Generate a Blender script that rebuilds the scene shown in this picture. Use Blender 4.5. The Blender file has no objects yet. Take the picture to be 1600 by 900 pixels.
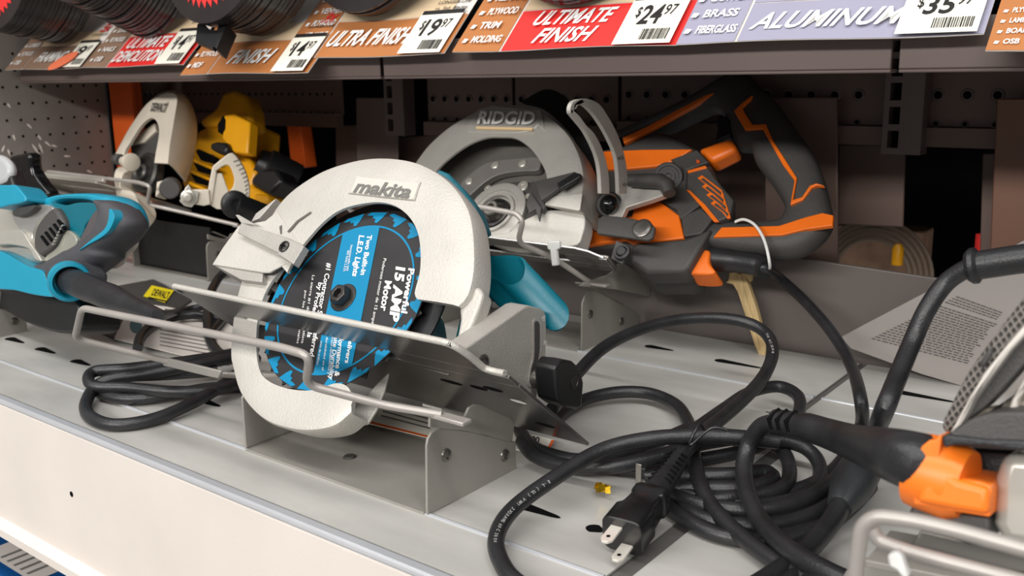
import bpy, bmesh, math, random
from mathutils import Vector, Matrix
random.seed(7)
V = Vector
sc = bpy.context.scene
COL = sc.collection
# ------------------------------------------------------------------ camera
FPX, CX, CY, CAMZ = 1500.0, 800.0, 450.0, 0.32
def _basis():
    mx = V((-1170-CX, -(145-CY), FPX)).normalized(); yy = V((1990-CX, -(90-CY), FPX)).normalized()
    x = -mx; yy = (yy - x*x.dot(yy)).normalized()
    z = -(x.cross(yy))
    return x, yy, z
AX, AY, AZ = _basis()
ORG = V((0, 0, CAMZ))
RIGHT = V((AX[0], AY[0], AZ[0])); UP = V((AX[1], AY[1], AZ[1])); FWD = V((AX[2], AY[2], AZ[2]))
cam = bpy.data.cameras.new('camera'); co = bpy.data.objects.new('camera', cam); COL.objects.link(co)
m = Matrix((RIGHT, UP, -FWD)).transposed().to_4x4(); m.translation = ORG
co.matrix_world = m
cam.sensor_width = 36; cam.lens = FPX/1600*36; cam.clip_start = 0.01
cam.dof.use_dof = True; cam.dof.focus_distance = 0.82; cam.dof.aperture_fstop = 11
sc.camera = co
# ------------------------------------------------------------------ world + lights
w = bpy.data.worlds.new('store'); sc.world = w; w.use_nodes = True
w.node_tree.nodes['Background'].inputs[0].default_value = (0.80, 0.79, 0.80, 1)
w.node_tree.nodes['Background'].inputs[1].default_value = 0.33
def area(name, loc, target, sx, sy, power, col=(1, 1, 1)):
    l = bpy.data.lights.new(name, 'AREA'); l.shape = 'RECTANGLE'; l.size = sx; l.size_y = sy; l.energy = power; l.color = col
    o = bpy.data.objects.new(name, l); COL.objects.link(o); o.location = loc
    o.rotation_euler = (V(target)-V(loc)).to_track_quat('-Z', 'Y').to_euler()
area('aisle_light', (-0.6, -0.75, 3.1), (-0.7, .8, 0), 5.0, .35, 90, (1, .985, .96))
area('far_aisle_light', (-0.4, -3.8, 2.2), (-0.7, .8, 0), 6.0, .4, 262, (1, .975, .94))
area('cross_light', (2.6, -1.2, 3.0), (-0.5, .6, 0), 1.0, 1.6, 40, (1, .99, .97))
sc.view_settings.view_transform = 'Standard'; sc.view_settings.look = 'None'
sc.view_settings.gamma = 1; sc.view_settings.use_curve_mapping = False
sc.view_settings.exposure = 0.0
# ------------------------------------------------------------------ geometry helpers
def ray(x, y): return (RIGHT*(x-CX) - UP*(y-CY) + FWD*FPX).normalized()
def unp(x, y, n, d):
    r = ray(x, y); return ORG + r*((d-n.dot(ORG))/n.dot(r))
def PZ(x, y, z=0.0): return unp(x, y, V((0, 0, 1)), z)
def PY(x, y, yy): return unp(x, y, V((0, 1, 0)), yy)
def PX(x, y, xx): return unp(x, y, V((1, 0, 0)), xx)
class Fr:
    def __init__(s, o, ex, ey, ez): s.o, s.ex, s.ey, s.ez = V(o), V(ex).normalized(), V(ey).normalized(), V(ez).normalized()
    def px(s, x, y, off=0.0): return unp(x, y, s.ez, s.ez.dot(s.o)+off)
    def w(s, a, b, c=0.0): return s.o + s.ex*a + s.ey*b + s.ez*c
    def loc(s, p): q = V(p)-s.o; return V((q.dot(s.ex), q.dot(s.ey), q.dot(s.ez)))
def crop(ox, oy, k): return lambda *a: [(ox+x/k, oy+y/k) for x, y in a]
def saw_axes(deg):
    t = math.radians(deg); return V((1, 0, 0)), V((0, math.sin(t), math.cos(t))), V((0, math.cos(t), -math.sin(t)))

ROOT = {}
def rootloc(p):
    while p is not None and p.parent is not None: p = p.parent
    return p.location.copy() if p is not None else None
def thing(name, label, cat, loc=(0, 0, 0), group=None):
    o = bpy.data.objects.new(name, None); COL.objects.link(o); o.location = loc; o.empty_display_size = .02
    o['label'] = label; o['category'] = cat
    if group: o['group'] = group
    return o
def tag(o, label, cat, group=None, kind=None):
    if label: o['label'] = label
    if cat: o['category'] = cat
    if group: o['group'] = group
    if kind: o['kind'] = kind
    return o
class MB:
    def __init__(s): s.v = []; s.f = []; s.mi = []; s.m = 0
    def add(s, vs, fs, m=None):
        b = len(s.v); s.v += [V(p) for p in vs]; s.f += [tuple(b+i for i in f) for f in fs]; s.mi += [s.m if m is None else m]*len(fs); return s
    def slab(s, pts, vec, m=None):
        n = len(pts); vec = V(vec); nr = V((0, 0, 0))
        for i in range(n):
            a, b = V(pts[i]), V(pts[(i+1) % n]); nr += a.cross(b)
        pts = [V(p) for p in pts]
        if nr.dot(vec) > 0: pts = pts[::-1]
        vs = pts + [p+vec for p in pts]
        fs = [tuple(range(n)), tuple(range(2*n-1, n-1, -1))] + [(i, n+i, n+(i+1) % n, (i+1) % n) for i in range(n)]
        fs = [fs[0]] + [fs[1]] + [tuple(reversed(f)) for f in fs[2:]]
        return s.add(vs, fs, m)
    def box(s, c, ex, ey, ez, m=None):     # centre and three half-vectors
        c, ex, ey, ez = V(c), V(ex), V(ey), V(ez)
        return s.slab([c-ex-ey-ez, c+ex-ey-ez, c+ex+ey-ez, c-ex+ey-ez], ez*2, m)
    def bb(s, x0, x1, y0, y1, z0, z1, m=None):
        return s.box(((x0+x1)/2, (y0+y1)/2, (z0+z1)/2), ((x1-x0)/2, 0, 0), (0, (y1-y0)/2, 0), (0, 0, (z1-z0)/2), m)
    def lathe(s, c, ax, prof, n=32, m=None, closed=False, up=None):   # prof: (t along axis, r)
        c, ax = V(c), V(ax).normalized(); u = ax.orthogonal().normalized() if up is None else (V(up)-ax*ax.dot(V(up))).normalized(); v = ax.cross(u)
        vs = []; k = len(prof)
        for t, r in prof:
            for i in range(n):
                a = 2*math.pi*i/n; vs.append(c+ax*t+(u*math.cos(a)+v*math.sin(a))*r)
        fs = []
        for j in range(k-1 if not closed else k):
            j2 = (j+1) % k
            for i in range(n): fs.append((j*n+i, j*n+(i+1) % n, j2*n+(i+1) % n, j2*n+i))
        if not closed: fs += [tuple(reversed(range(n))), tuple(range((k-1)*n, k*n))]
        return s.add(vs, fs, m)
    def tube(s, pts, r, n=12, m=None, caps=True, flat=None, fdir=None):
        pts = [V(p) for p in pts]; k = len(pts); rs = r if isinstance(r, (list, tuple)) else [r]*k
        T = [(pts[min(i+1, k-1)]-pts[max(i-1, 0)]).normalized() for i in range(k)]
        u = T[0].orthogonal().normalized() if fdir is None else V(fdir)
        vs = []
        for i in range(k):
            u = (u-T[i]*u.dot(T[i])).normalized() if fdir is None else (V(fdir)-T[i]*V(fdir).dot(T[i])).normalized()
            v = T[i].cross(u)
            for j in range(n):
                a = 2*math.pi*j/n; vs.append(pts[i]+(u*math.cos(a)*(flat or 1)+v*math.sin(a))*rs[i])
        fs = [(i*n+j, i*n+(j+1) % n, (i+1)*n+(j+1) % n, (i+1)*n+j) for i in range(k-1) for j in range(n)]
        if caps: fs += [tuple(reversed(range(n))), tuple(range((k-1)*n, k*n))]
        return s.add(vs, fs, m)
    def build(s, name, mats, parent=None, bevel=0, seg=2, smooth=None, origin=None, auto=True):
        rl = rootloc(parent)
        if rl is None:
            if origin is None:
                c = sum(s.v, V((0, 0, 0)))/len(s.v); origin = V((c.x, c.y, min(p.z for p in s.v)))
            rl = V(origin)
        me = bpy.data.meshes.new(name); me.from_pydata([p-rl for p in s.v], [], s.f)
        if not isinstance(mats, (list, tuple)): mats = [mats]
        for mt in mats: me.materials.append(mt)
        me.polygons.foreach_set('material_index', s.mi)
        bm = bmesh.new(); bm.from_mesh(me); bmesh.ops.recalc_face_normals(bm, faces=bm.faces); bm.to_mesh(me); bm.free()
        if smooth or smooth is None:
            me.polygons.foreach_set('use_smooth', [True]*len(me.polygons))
            try: me.set_sharp_from_angle(angle=math.radians(38))
            except Exception: pass
        o = bpy.data.objects.new(name, me); COL.objects.link(o)
        if parent is not None: o.parent = parent
        else: o.location = rl
        if bevel:
            b = o.modifiers.new('bevel', 'BEVEL'); b.width = bevel; b.segments = seg; b.limit_method = 'ANGLE'; b.angle_limit = math.radians(40); b.use_clamp_overlap = True
            b.harden_normals = False
        return o
def cr(pts, k=6, closed=False):       # Catmull-Rom for 2D or 3D points
    P = [V(p) if len(p) == 3 else V((p[0], p[1], 0)) for p in pts]; n = len(P); out = []
    rng = range(n) if closed else range(n-1)
    for i in rng:
        if closed: p0, p1, p2, p3 = P[i-1], P[i], P[(i+1) % n], P[(i+2) % n]
        else: p0, p1, p2, p3 = P[max(i-1, 0)], P[i], P[i+1], P[min(i+2, n-1)]
        for j in range(k):
            t = j/k; out.append(.5*((2*p1)+(p2-p0)*t+(2*p0-5*p1+4*p2-p3)*t*t+(3*p1-p0-3*p2+p3)*t*t*t))
    if not closed: out.append(P[-1])
    return out
def cr2(pts, k=5, closed=False): return [(p.x, p.y) for p in cr([(a[0], a[1], 0) for a in pts], k, closed)]
def resample(P, n):
    P = [V(p) for p in P]; L = [0]
    for i in range(1, len(P)): L.append(L[-1]+(P[i]-P[i-1]).length)
    out = []; j = 0
    for i in range(n):
        t = L[-1]*i/(n-1)
        while j < len(P)-2 and L[j+1] < t: j += 1
        out.append(P[j].lerp(P[j+1], (t-L[j])/max(1e-9, L[j+1]-L[j])))
    return out
def slab(name, fr, pts, off, th, mt, parent, bevel=0, seg=2, smooth=True):
    b = MB(); b.slab([fr.px(x, y, off) for x, y in pts], fr.ez*th); return b.build(name, mt, parent, bevel, seg)
def fillet(pts, r, k=4):     # rounded corners of a 3D polyline
    P = [V(p) for p in pts]; out = [P[0]]
    for i in range(1, len(P)-1):
        a, b, c = P[i-1], P[i], P[i+1]; u = a-b; v = c-b; rr = min(r, u.length*.48, v.length*.48); u.normalize(); v.normalize()
        s0, s1 = b+u*rr, b+v*rr
        for j in range(k+1):
            t = j/k; out.append(s0*(1-t)**2+b*2*t*(1-t)+s1*t*t)
    out.append(P[-1]); return out
# ------------------------------------------------------------------ materials
def lin(c): return tuple((x/255/12.92 if x/255 <= .04045 else ((x/255+.055)/1.055)**2.4) for x in c)
MC = {}
def mat(name, rgb, rough=.5, metal=0, var=0, scale=30, bump=0, bscale=400, spec=.5, stretch=None, coat=0):
    if name in MC: return MC[name]
    m = bpy.data.materials.new(name); m.use_nodes = True; nt = m.node_tree; b = nt.nodes['Principled BSDF']; c = lin(rgb)
    b.inputs['Base Color'].default_value = (*c, 1); b.inputs['Roughness'].default_value = rough; b.inputs['Metallic'].default_value = metal
    b.inputs['Specular IOR Level'].default_value = spec; b.inputs['Coat Weight'].default_value = coat
    if var or bump:
        tc = nt.nodes.new('ShaderNodeTexCoord'); mp = nt.nodes.new('ShaderNodeMapping'); nt.links.new(tc.outputs['Object'], mp.inputs[0])
        if stretch: mp.inputs['Scale'].default_value = stretch
    if var:
        n = nt.nodes.new('ShaderNodeTexNoise'); n.inputs['Scale'].default_value = scale; n.inputs['Detail'].default_value = 6; nt.links.new(mp.outputs[0], n.inputs[0])
        r = nt.nodes.new('ShaderNodeValToRGB'); e = r.color_ramp.elements
        e[0].position = .3; e[1].position = .7
        e[0].color = (*[max(0, x*(1-var)) for x in c], 1); e[1].color = (*[min(1, x*(1+var*.6)) for x in c], 1)
        nt.links.new(n.outputs['Fac'], r.inputs[0]); nt.links.new(r.outputs[0], b.inputs['Base Color'])
    if bump:
        n2 = nt.nodes.new('ShaderNodeTexNoise'); n2.inputs['Scale'].default_value = bscale; n2.inputs['Detail'].default_value = 3; nt.links.new(mp.outputs[0], n2.inputs[0])
        bp = nt.nodes.new('ShaderNodeBump'); bp.inputs['Strength'].default_value = bump; bp.inputs['Distance'].default_value = .001
        nt.links.new(n2.outputs['Fac'], bp.inputs['Height']); nt.links.new(bp.outputs[0], b.inputs['Normal'])
    MC[name] = m; return m
M_deck = mat('painted_steel_deck', (190, 188, 183), .38, .15, .2, 7, .12, 700, stretch=(1, 3, 1))
M_fascia = mat('cream_fascia', (218, 209, 200), .45, 0, .05, 9, .08, 500)
M_lip = mat('grey_lip', (178, 180, 184), .35, .2, .06, 12)
M_brown = mat('brown_shelf_steel', (98, 84, 80), .45, .1, .10, 8)
M_dkbrown = mat('dark_shelf_steel', (100, 80, 72), .5, .1, .12, 10)
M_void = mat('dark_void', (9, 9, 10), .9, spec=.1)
M_stand = mat('stand_grey_paint', (152, 148, 141), .40, .25, .06, 25, .25, 900)
M_wire = mat('wire_grey', (170, 164, 158), .38, .3, .08, 40)
M_alu = mat('cast_aluminium_guard', (192, 188, 180), .45, .2, .10, 18, .5, 500)
M_alu2 = mat('grey_cast_guard', (176, 172, 165), .45, .3, .08, 35, .4, 500)
M_steel = mat('brushed_shoe_steel', (138, 136, 134), .24, .85, .07, 20, .08, 600)
M_dsteel = mat('dark_steel', (70, 68, 66), .35, .7, .15, 40)
M_msteel = mat('machined_steel', (140, 136, 130), .3, .8, .08, 60)
M_black = mat('black_plastic', (26, 26, 27), .38, 0, .15, 60, .2, 900)
M_rubber = mat('black_cord_rubber', (36, 36, 38), .38, 0, .35, 45, .3, 700)
M_rubber2 = mat('grey_rubber', (66, 66, 70), .55, 0, .12, 60, .6, 1200)
M_teal = mat('teal_plastic', (0, 96, 112), .38, 0, .05, 20, .15, 900)
M_teal2 = mat('bright_teal_plastic', (22, 140, 168), .32, 0, .05, 20, .12, 900)
M_cyan = mat('cyan_print', (0, 122, 164), .5, spec=.3)
M_card = mat('black_print', (46, 45, 46), .42, 0, .15, 50, spec=.3)
M_white = mat('white_print', (232, 230, 226), .5)
M_orange = mat('orange_plastic', (236, 112, 24), .38, 0, .05, 30, .2, 900)
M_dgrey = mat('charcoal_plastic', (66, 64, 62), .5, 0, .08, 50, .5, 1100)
M_yellow = mat('yellow_plastic', (226, 158, 10), .4, 0, .06, 30)
M_chrome = mat('polished_chrome', (214, 212, 206), .22, .8, .05, 20)
M_silver = mat('silver_paint', (196, 192, 182), .3, .5, .06, 20)
M_upright = mat('orange_upright', (206, 84, 22), .45, 0, .06, 20)
M_screw = mat('screw_steel', (120, 116, 112), .3, .8)
M_wood = mat('light_wood', (206, 178, 128), .6, 0, .22, 30, .3, 300, stretch=(4, 4, .6))
M_ziptie = mat('white_nylon', (226, 226, 222), .35)
M_red = mat('red_print', (222, 46, 42), .5)
M_tan = mat('brown_print', (176, 112, 62), .5, 0, .04, 12)
M_taupe = mat('taupe_print', (140, 112, 92), .5, 0, .04, 12)
M_lav = mat('lavender_print', (152, 150, 170), .5, 0, .03, 12)
M_paper = mat('card_paper', (222, 214, 206), .55, 0, .03, 9)
M_wphoto = mat('wood_photo_print', (222, 196, 160), .55, 0, .12, 9, stretch=(1, 12, 1))
M_pricew = mat('price_paper', (232, 228, 214), .6)
M_ink = mat('black_ink', (24, 22, 22), .6)
M_redink = mat('red_ink', (208, 40, 38), .6)
M_greyink = mat('grey_ink', (120, 116, 112), .6)
M_orink = mat('orange_ink', (226, 96, 30), .6)
M_disc = mat('black_blade_pack', (40, 35, 35), .25, 0, .1, 40)
M_ysign = mat('yellow_print', (232, 210, 20), .5)
M_blue = mat('blue_box', (10, 78, 140), .4)
M_info = mat('satin_info_plate', (158, 152, 148), .35, .2, .04, 8)
M_gold = mat('gold_foil', (210, 170, 40), .2, .9)
M_trunc = mat('fog_grey_panel', (104, 96, 92), .4, .15, .08, 4)
# ------------------------------------------------------------------ lettering
def text_geo(s, bold=0.0, shear=0.0, space=1.0):
    cu = bpy.data.curves.new('t', 'FONT'); cu.body = s; cu.size = 1; cu.offset = bold; cu.shear = shear; cu.space_character = space; cu.resolution_u = 3
    o = bpy.data.objects.new('t', cu); COL.objects.link(o); dg = bpy.context.evaluated_depsgraph_get(); dg.update()
    me = bpy.data.meshes.new_from_object(o.evaluated_get(dg)); vs = [v.co.copy() for v in me.vertices]; fs = [tuple(p.vertices) for p in me.polygons]
    bpy.data.objects.remove(o); bpy.data.curves.remove(cu); bpy.data.meshes.remove(me); return vs, fs
def text_on(b, s, P0, P1, Pu, m=0, bold=0.0, shear=0.0, space=1.0):   # baseline start, baseline end, cap-height point above the start (3D)
    vs, fs = text_geo(s, bold, shear, space)
    if not vs: return
    P0, P1, Pu = V(P0), V(P1), V(Pu); x0 = min(v.x for v in vs); x1 = max(v.x for v in vs); h = .70
    b.add([P0+(P1-P0)*((v.x-x0)/(x1-x0))+(Pu-P0)*(v.y/h) for v in vs], fs, m)
def text_px(b, fr, s, p0, p1, pu, off, m=0, **k): text_on(b, s, fr.px(*p0, off), fr.px(*p1, off), fr.px(*pu, off), m, **k)
def flat(b, fr, pts, off, m=0):
    P = [fr.px(x, y, off) for x, y in pts]; b.add(P, [tuple(range(len(P)))], m)
# ================================================================== SETTING
ZU = V((0, 0, 1))
def slot_shape(b, cx, cy, L, W, m=1):   # keyhole slot printed flush: a dark recess cut shown by an inset black plate
    pts = []
    for i in range(14):
        a = math.pi*2*i/14; r = W*.5
        pts.append((cx-L/2+math.cos(a)*r*1.25 if math.cos(a) < 0 else cx+L/2*0+math.cos(a)*L*.5, cy+math.sin(a)*r*(1 if math.cos(a) < .1 else .55)))
    b.add([V((x, y, .0003)) for x, y in pts], [tuple(range(len(pts)))], m)
def deck(name, x0, x1, y0, y1, slots, label, ridge=None):
    b = MB(); b.bb(x0, x1, y0, y1, -.0015, 0, 0); b.bb(x0, x1, y0, y0+.0015, -.02, -.0015, 0); b.bb(x0, x1, y1-.0015, y1, -.02, -.0015, 0)
    for px, py, L in slots:
        p = PZ(px, py); slot_shape(b, p.x, p.y, L, .013)
    o = b.build(name, [M_deck, M_void]); tag(o, label, 'shelf', 'metal shelf deck panels')
    if ridge is not None:
        for r in ridge:
            q = MB(); q.tube([(x0, r, -.0006), (x1, r, -.0006)], .0022, 8); q.build('pressed_ridge', M_lip, o)
    return o
SX = -.296
deck('shelf_deck_panel', -1.74, SX-.007, .424, .825, [(27, 533, .035), (75, 549, .035), (130, 568, .03), (330, 631, .03), (845, 800, .036), (937, 829, .006)],
     'long grey metal deck panel carrying the teal saw and its stand', [.478])
deck('shelf_deck_panel', SX+.007, .55, .424, .825, [], 'grey metal deck panel under the cord pile and nearest orange saw', [.478])
deck('shelf_deck_panel', -1.74, SX-.026, .835, 1.03, [(1035, 545, .03), (1160, 570, .05)], 'rear grey deck panel beneath the saw with the wooden stick', [.893])
deck('shelf_deck_panel', SX-.018, .55, .835, 1.03, [(1455, 622, .05)], 'rear grey deck panel with one slot before the info plate', [.893])
b = MB(); b.bb(-1.74, .55, .43, 1.03, -.06, -.022); b.bb(SX-.03, SX+.03, .43, .828, -.021, -.0022); b.bb(SX-.05, SX, .832, 1.03, -.021, -.0022); b.bb(-1.74, .55, .820, .840, -.021, -.012, 1); o = b.build('support_beam', [mat('seam_grey', (100, 98, 95), .5, .2), M_void]); tag(o, 'dark steel beam in the deck panel seams, with a black strip filling one gap', 'beam')  # black strip paints the darkness of the open gap between front and rear decks
b = MB(); b.bb(-1.74, .55, .4125, .4225, -.012, .0005); o = b.build('shelf_edge_lip', M_lip, None, .002); tag(o, 'narrow bluish grey metal lip along the front shelf edge', 'trim')
b = MB()
b.slab([V((-1.74, y, z)) for y, z in [(.4085, -.004), (.4085, -.136), (.400, -.143), (.400, -.152), (.404, -.152), (.404, -.146), (.4115, -.139), (.4115, -.004)]], (2.3, 0, 0))
p = PY(112, 772, .4085); 
o = b.build('shelf_fascia', M_fascia); tag(o, 'cream painted metal fascia along the front of the shelf', 'fascia')
q = MB(); q.lathe((p.x, .4084, p.z), (0, -1, 0), [(0, .0028), (.0003, .0028)], 14); q.build('screw_hole', M_void, o)
q = MB(); q.lathe((p.x-.14, .4084, p.z+.03), (0, -1, 0), [(0, .0012), (.0003, .0012)], 10); q.build('screw_hole', M_void, o)
# below the shelf
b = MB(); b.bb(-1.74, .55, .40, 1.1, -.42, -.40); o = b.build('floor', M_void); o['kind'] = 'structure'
b = MB(); b.bb(-1.35, -.95, .42, .72, -.398, -.235); o = b.build('blue_tool_box', M_blue, None, .006); tag(o, 'dark blue box on the level below the cream fascia', 'box')
q = MB(); q.add([V((x, y, -.2345)) for x, y in [(-1.16, .44), (-1.04, .44), (-1.04, .50), (-1.16, .50)]], [(0, 1, 2, 3)], 0)
for i in range(5): q.add([V((x, y, -.2342)) for x, y in [(-1.13+.016*i, .445), (-1.125+.016*i, .445), (-1.125+.016*i, .49), (-1.13+.016*i, .49)]], [(0, 1, 2, 3)], 1)
q.build('barcode_sticker', [M_paper, M_greyink], o)
# side peg board
b = MB(); XW = -1.745
b.bb(XW-.006, XW, .30, .992, -.06, .9, 0)
for iz in range(-2, 24):
    for iy in range(-20, 7):
        y = .827+.0245*iy; z = .307-.0285*iz
        if y > .985 or z < .0 or y < .5: continue
        c = V((XW+.0003, y, z)); b.add([c+V((0, math.cos(a*math.pi/5)*.0026, math.sin(a*math.pi/5)*.0026)) for a in range(10)], [tuple(range(10))], 1)
rr = random.Random(3)
for px, py, L, an in [(50, 292, .02, 70), (14, 165, .010, 60), (46, 197, .012, 50), (62, 215, .012, 60), (75, 225, .015, 45), (57, 235, .028, 62), (64, 232, .02, 75), (105, 244, .014, 10), (140, 268, .012, 30), (22, 215, .012, 80), (5, 232, .014, -60), (14, 238, .012, 80), (120, 300, .012, 10), (85, 228, .012, 20)]:
    c = PX(px, py, XW+.0006); a = math.radians(-an); d = V((0, math.cos(a), math.sin(a))); e = V((0, -math.sin(a), math.cos(a)))
    pp = [c-d*L/2, c-d*L*.2+e*.0018, c+d*L*.3+e*.0012, c+d*L/2, c+d*L*.2-e*.0014, c-d*L*.3-e*.002]; b.add(pp, [tuple(range(6))], 2)
M_peg = mat('grey_pegboard', (128, 121, 115), .5, .1, .12, 14, .4, 500)
o = b.build('wall_left', [M_peg, M_void, M_paper], smooth=False); o['kind'] = 'structure'
# orange upright
b = MB(); b.bb(-1.742, -1.735, .994, 1.06, -.06, .9); b.bb(-1.742, -1.66, .994, 1.0, -.06, .9); o = b.build('steel_upright', M_upright); tag(o, 'orange steel rack upright at the back left corner', 'upright')
# rear of the bay: black walls and roof added to block stray light
b = MB(); b.bb(-2.9, .9, 1.8, 1.85, -.4, .7); b.bb(-2.9, -2.86, 1.0, 1.8, -.4, .7); b.bb(-2.9, .9, 1.15, 1.8, .40, .42); b.bb(.56, .6, .42, 1.8, -.06, .7); b.bb(-2.86,-1.75,1.06,1.07,-.4,.7); o = b.build('wall_blackout', M_void); o['kind'] = 'structure'
def panel(name, pts, y, th, mt, label, cat, group=None, bev=.0015):
    b = MB(); b.slab([PY(a, c, y) for a, c in pts], (0, th, 0)); o = b.build(name, mt, None, bev); return tag(o, label, cat, group)
panel('back_lip_panel', [(1040, 372), (1483, 437), (1483, 610), (1300, 640), (800, 545), (800, 340)], 1.035, .004, M_trunc, 'low grey back panel behind the orange saw handle', 'panel')
panel('back_lip_panel', [(1490, 438), (1700, 470), (1800, 700), (1490, 680)], 1.035, .004, M_trunc, 'low grey back panel right of the dark gap', 'panel')
YP = 1.14
def perf(x0, x1, z0, z1, label, spx=.0245, seed=0, r=.0035):
    b = MB(); b.bb(x0, x1, YP, YP+.003, z0, z1, 0); b.bb(x0, x1, YP-.012, YP, z0-.022, z0-.001, 0)
    n = int((x1-x0-.02)/spx); rows = [z0+.034]
    if z1-z0 > .06: rows += [z0+.068]
    for z in rows+[z0+.003]:
        for i in range(n+1):
            c = V((x0+.012+spx*i, YP-.0004, z)); R = r*(1.7 if z == rows[0] else 1)
            b.lathe(c, (0, -1, 0), [(0, R*1.25), (.0012, R)], 12, 2)
            b.lathe(c+V((0, -.0013, 0)), (0, -1, 0), [(0, R*.75), (.0002, R*.75)], 12, 1)
    o = b.build('perforated_rail', [M_dkbrown, M_void, M_brown], None); return tag(o, label, 'rail', 'perforated metal rails at the back')
xs = [PY(x, 180, YP).x for x in (370, 555, 655, 803, 968, 1395, 1440, 1620)]
perf(xs[0]-.5, xs[1]-.03, .252, .33, 'dark perforated rail behind the yellow saw', .019, r=.0022)
perf(xs[2]+.02, xs[3]-.003, .245, .33, 'perforated rail directly behind the upper left of the grey guard')
perf(xs[3]+.003, xs[4]-.003, .245, .33, 'perforated rail behind the top of the black hood')
perf(xs[4]+.003, xs[5]-.004, .252, .33, 'long perforated rail behind the orange and charcoal handle', .028)
perf(xs[6]+.004, .30, .252, .33, 'perforated rail at the far right by the brown panel', .03)
def bracket(px, label):
    x = PY(px, 180, YP).x; z0 = .222; b = MB()
    for a, c in ((0, .006), (.018, .026), (.026, .042)): b.bb(x+a, x+c, YP-.03, YP-.004, z0, .36, 0)
    for i in range(6): b.bb(x+.006, x+.018, YP-.03, YP-.026, z0+.0-.0+i*.026, z0+.007+i*.026, 0)
    b.bb(x+.006, x+.018, YP-.012, YP-.010, z0, .36, 1)
    o = b.build('slotted_bracket', [M_brown, M_void], None); tag(o, label, 'bracket', 'slotted bracket posts')
bracket(1393, 'slotted brown bracket post right of the orange saw handle'); bracket(622, 'slotted dark bracket post above the teal saw guard')
panel('hanging_panel', [(1195, 152), (1308, 152), (1310, 475), (1195, 475)], 1.115, .004, M_dkbrown, 'dark grey panel hanging behind the charcoal handle', 'panel')
panel('hanging_panel', [(1311, 226), (1415, 226), (1411, 355), (1309, 350)], 1.16, .004, M_dkbrown, 'dark brown panel hanging left of the black gap', 'panel')
panel('hanging_panel', [(1557, 154), (1700, 154), (1700, 520), (1542, 500)], 1.105, .004, mat('brown_panel', (112, 78, 62), .45, .1, .05, 8), 'reddish brown panel at the right edge', 'panel')
panel('hanging_panel', [(1535, 240), (1558, 240), (1556, 420), (1530, 420)], 1.16, .004, M_dkbrown, 'narrow dark strip panel left of the reddish brown panel', 'panel')
panel('hanging_panel', [(556, 153), (621, 153), (623, 420), (558, 420)], 1.13, .004, mat('dim_panel', (92, 78, 72), .45, .1, .05, 8), 'dark brown panel hanging left of the slotted post', 'panel')
panel('hanging_panel', [(524, 196), (555, 196), (557, 420), (526, 420)], 1.17, .004, M_dkbrown, 'narrow dark panel beside the brown hanging panel', 'panel')
panel('hanging_panel', [(623, 215), (760, 205), (760, 420), (630, 420)], 1.17, .004, M_dkbrown, 'dark panel behind the left shoulder of the grey guard', 'panel')
panel('hanging_panel', [(1040, 200), (1194, 190), (1196, 420), (1040, 420)], 1.18, .004, M_dkbrown, 'dark panel seen through the loop of the charcoal handle', 'panel')
panel('steel_upright', [(448, 194), (468, 194), (478, 262), (455, 262)], 1.30, .03, M_upright, 'orange upright seen through the gap behind the yellow saw', 'upright')
panel('cross_rail', [(385, 175), (524, 176), (524, 194), (385, 194)], 1.2, .02, M_dkbrown, 'dark cross rail behind the yellow saw', 'rail')
# far things seen through the gap
b = MB()
for i in range(5):
    c = PY(1362, 430, 1.45); R = .055+.007*i
    b.tube([c+V((math.cos(a)*R, .003*i, math.sin(a)*R)) for a in [math.pi*k/20 for k in range(21)]], .0034, 8)
o = b.build('cable_coil', mat('tan_cable', (150, 130, 112), .5), None); tag(o, 'tan coiled cable seen through the gap under the panel', 'cable')
b = MB(); p = PY(1403, 392, 1.40); b.lathe(p+V((0, 0, -.02)), ZU, [(0, .008), (.024, .008), (.03, .004)], 16); o = b.build('yellow_cap', M_yellow, None); tag(o, 'small yellow cap seen through the gap beside coiled cable', 'cap')
b = MB(); p = PY(1535, 385, 1.3); b.lathe(p+V((0, 0, -.035)), ZU, [(0, .011), (.03, .011), (.031, .009), (.05, .009)], 16); o = b.build('red_bottle', M_red, None); tag(o, 'small red bottle in the gap by the brown panel', 'bottle')
b = MB(); p = PY(1360, 402, 1.62); b.box(p, (.09, 0, 0), (0, .03, 0), (0, 0, .055)); o = b.build('pale_carton', mat('pale_carton_board', (214, 170, 140), .6, 0, .3, 30), None, .003); tag(o, 'pale carton behind the coiled cable in the far bay', 'carton')
# ================================================================== UPPER SHELF
YU = .83
b = MB(); b.bb(-1.74, .55, YU+.01, 1.13, .345, .352); o = b.build('upper_shelf_deck', M_brown); tag(o, 'brown steel deck of the shelf above the saws', 'shelf')
xj = [PY(x, 100, YU).x for x in (596, 1398)]
segs = [(-1.735, xj[0]-.003, 'brown front beam above the yellow saw'), (xj[0]+.003, xj[1]-.003, 'brown front beam above the grey guard and orange handle'), (xj[1]+.003, .55, 'brown front beam at the upper right')]
for x0, x1, lb in segs:
    b = MB(); b.bb(x0, x1, YU, YU+.003, .316, .356); b.bb(x0, x1, YU, YU+.02, .313, .316); b.bb(x0, x1, YU+.003, YU+.01, .352, .356)
    o = b.build('shelf_beam', M_brown, None, .001); tag(o, lb, 'beam', 'upper shelf front beams')
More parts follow.
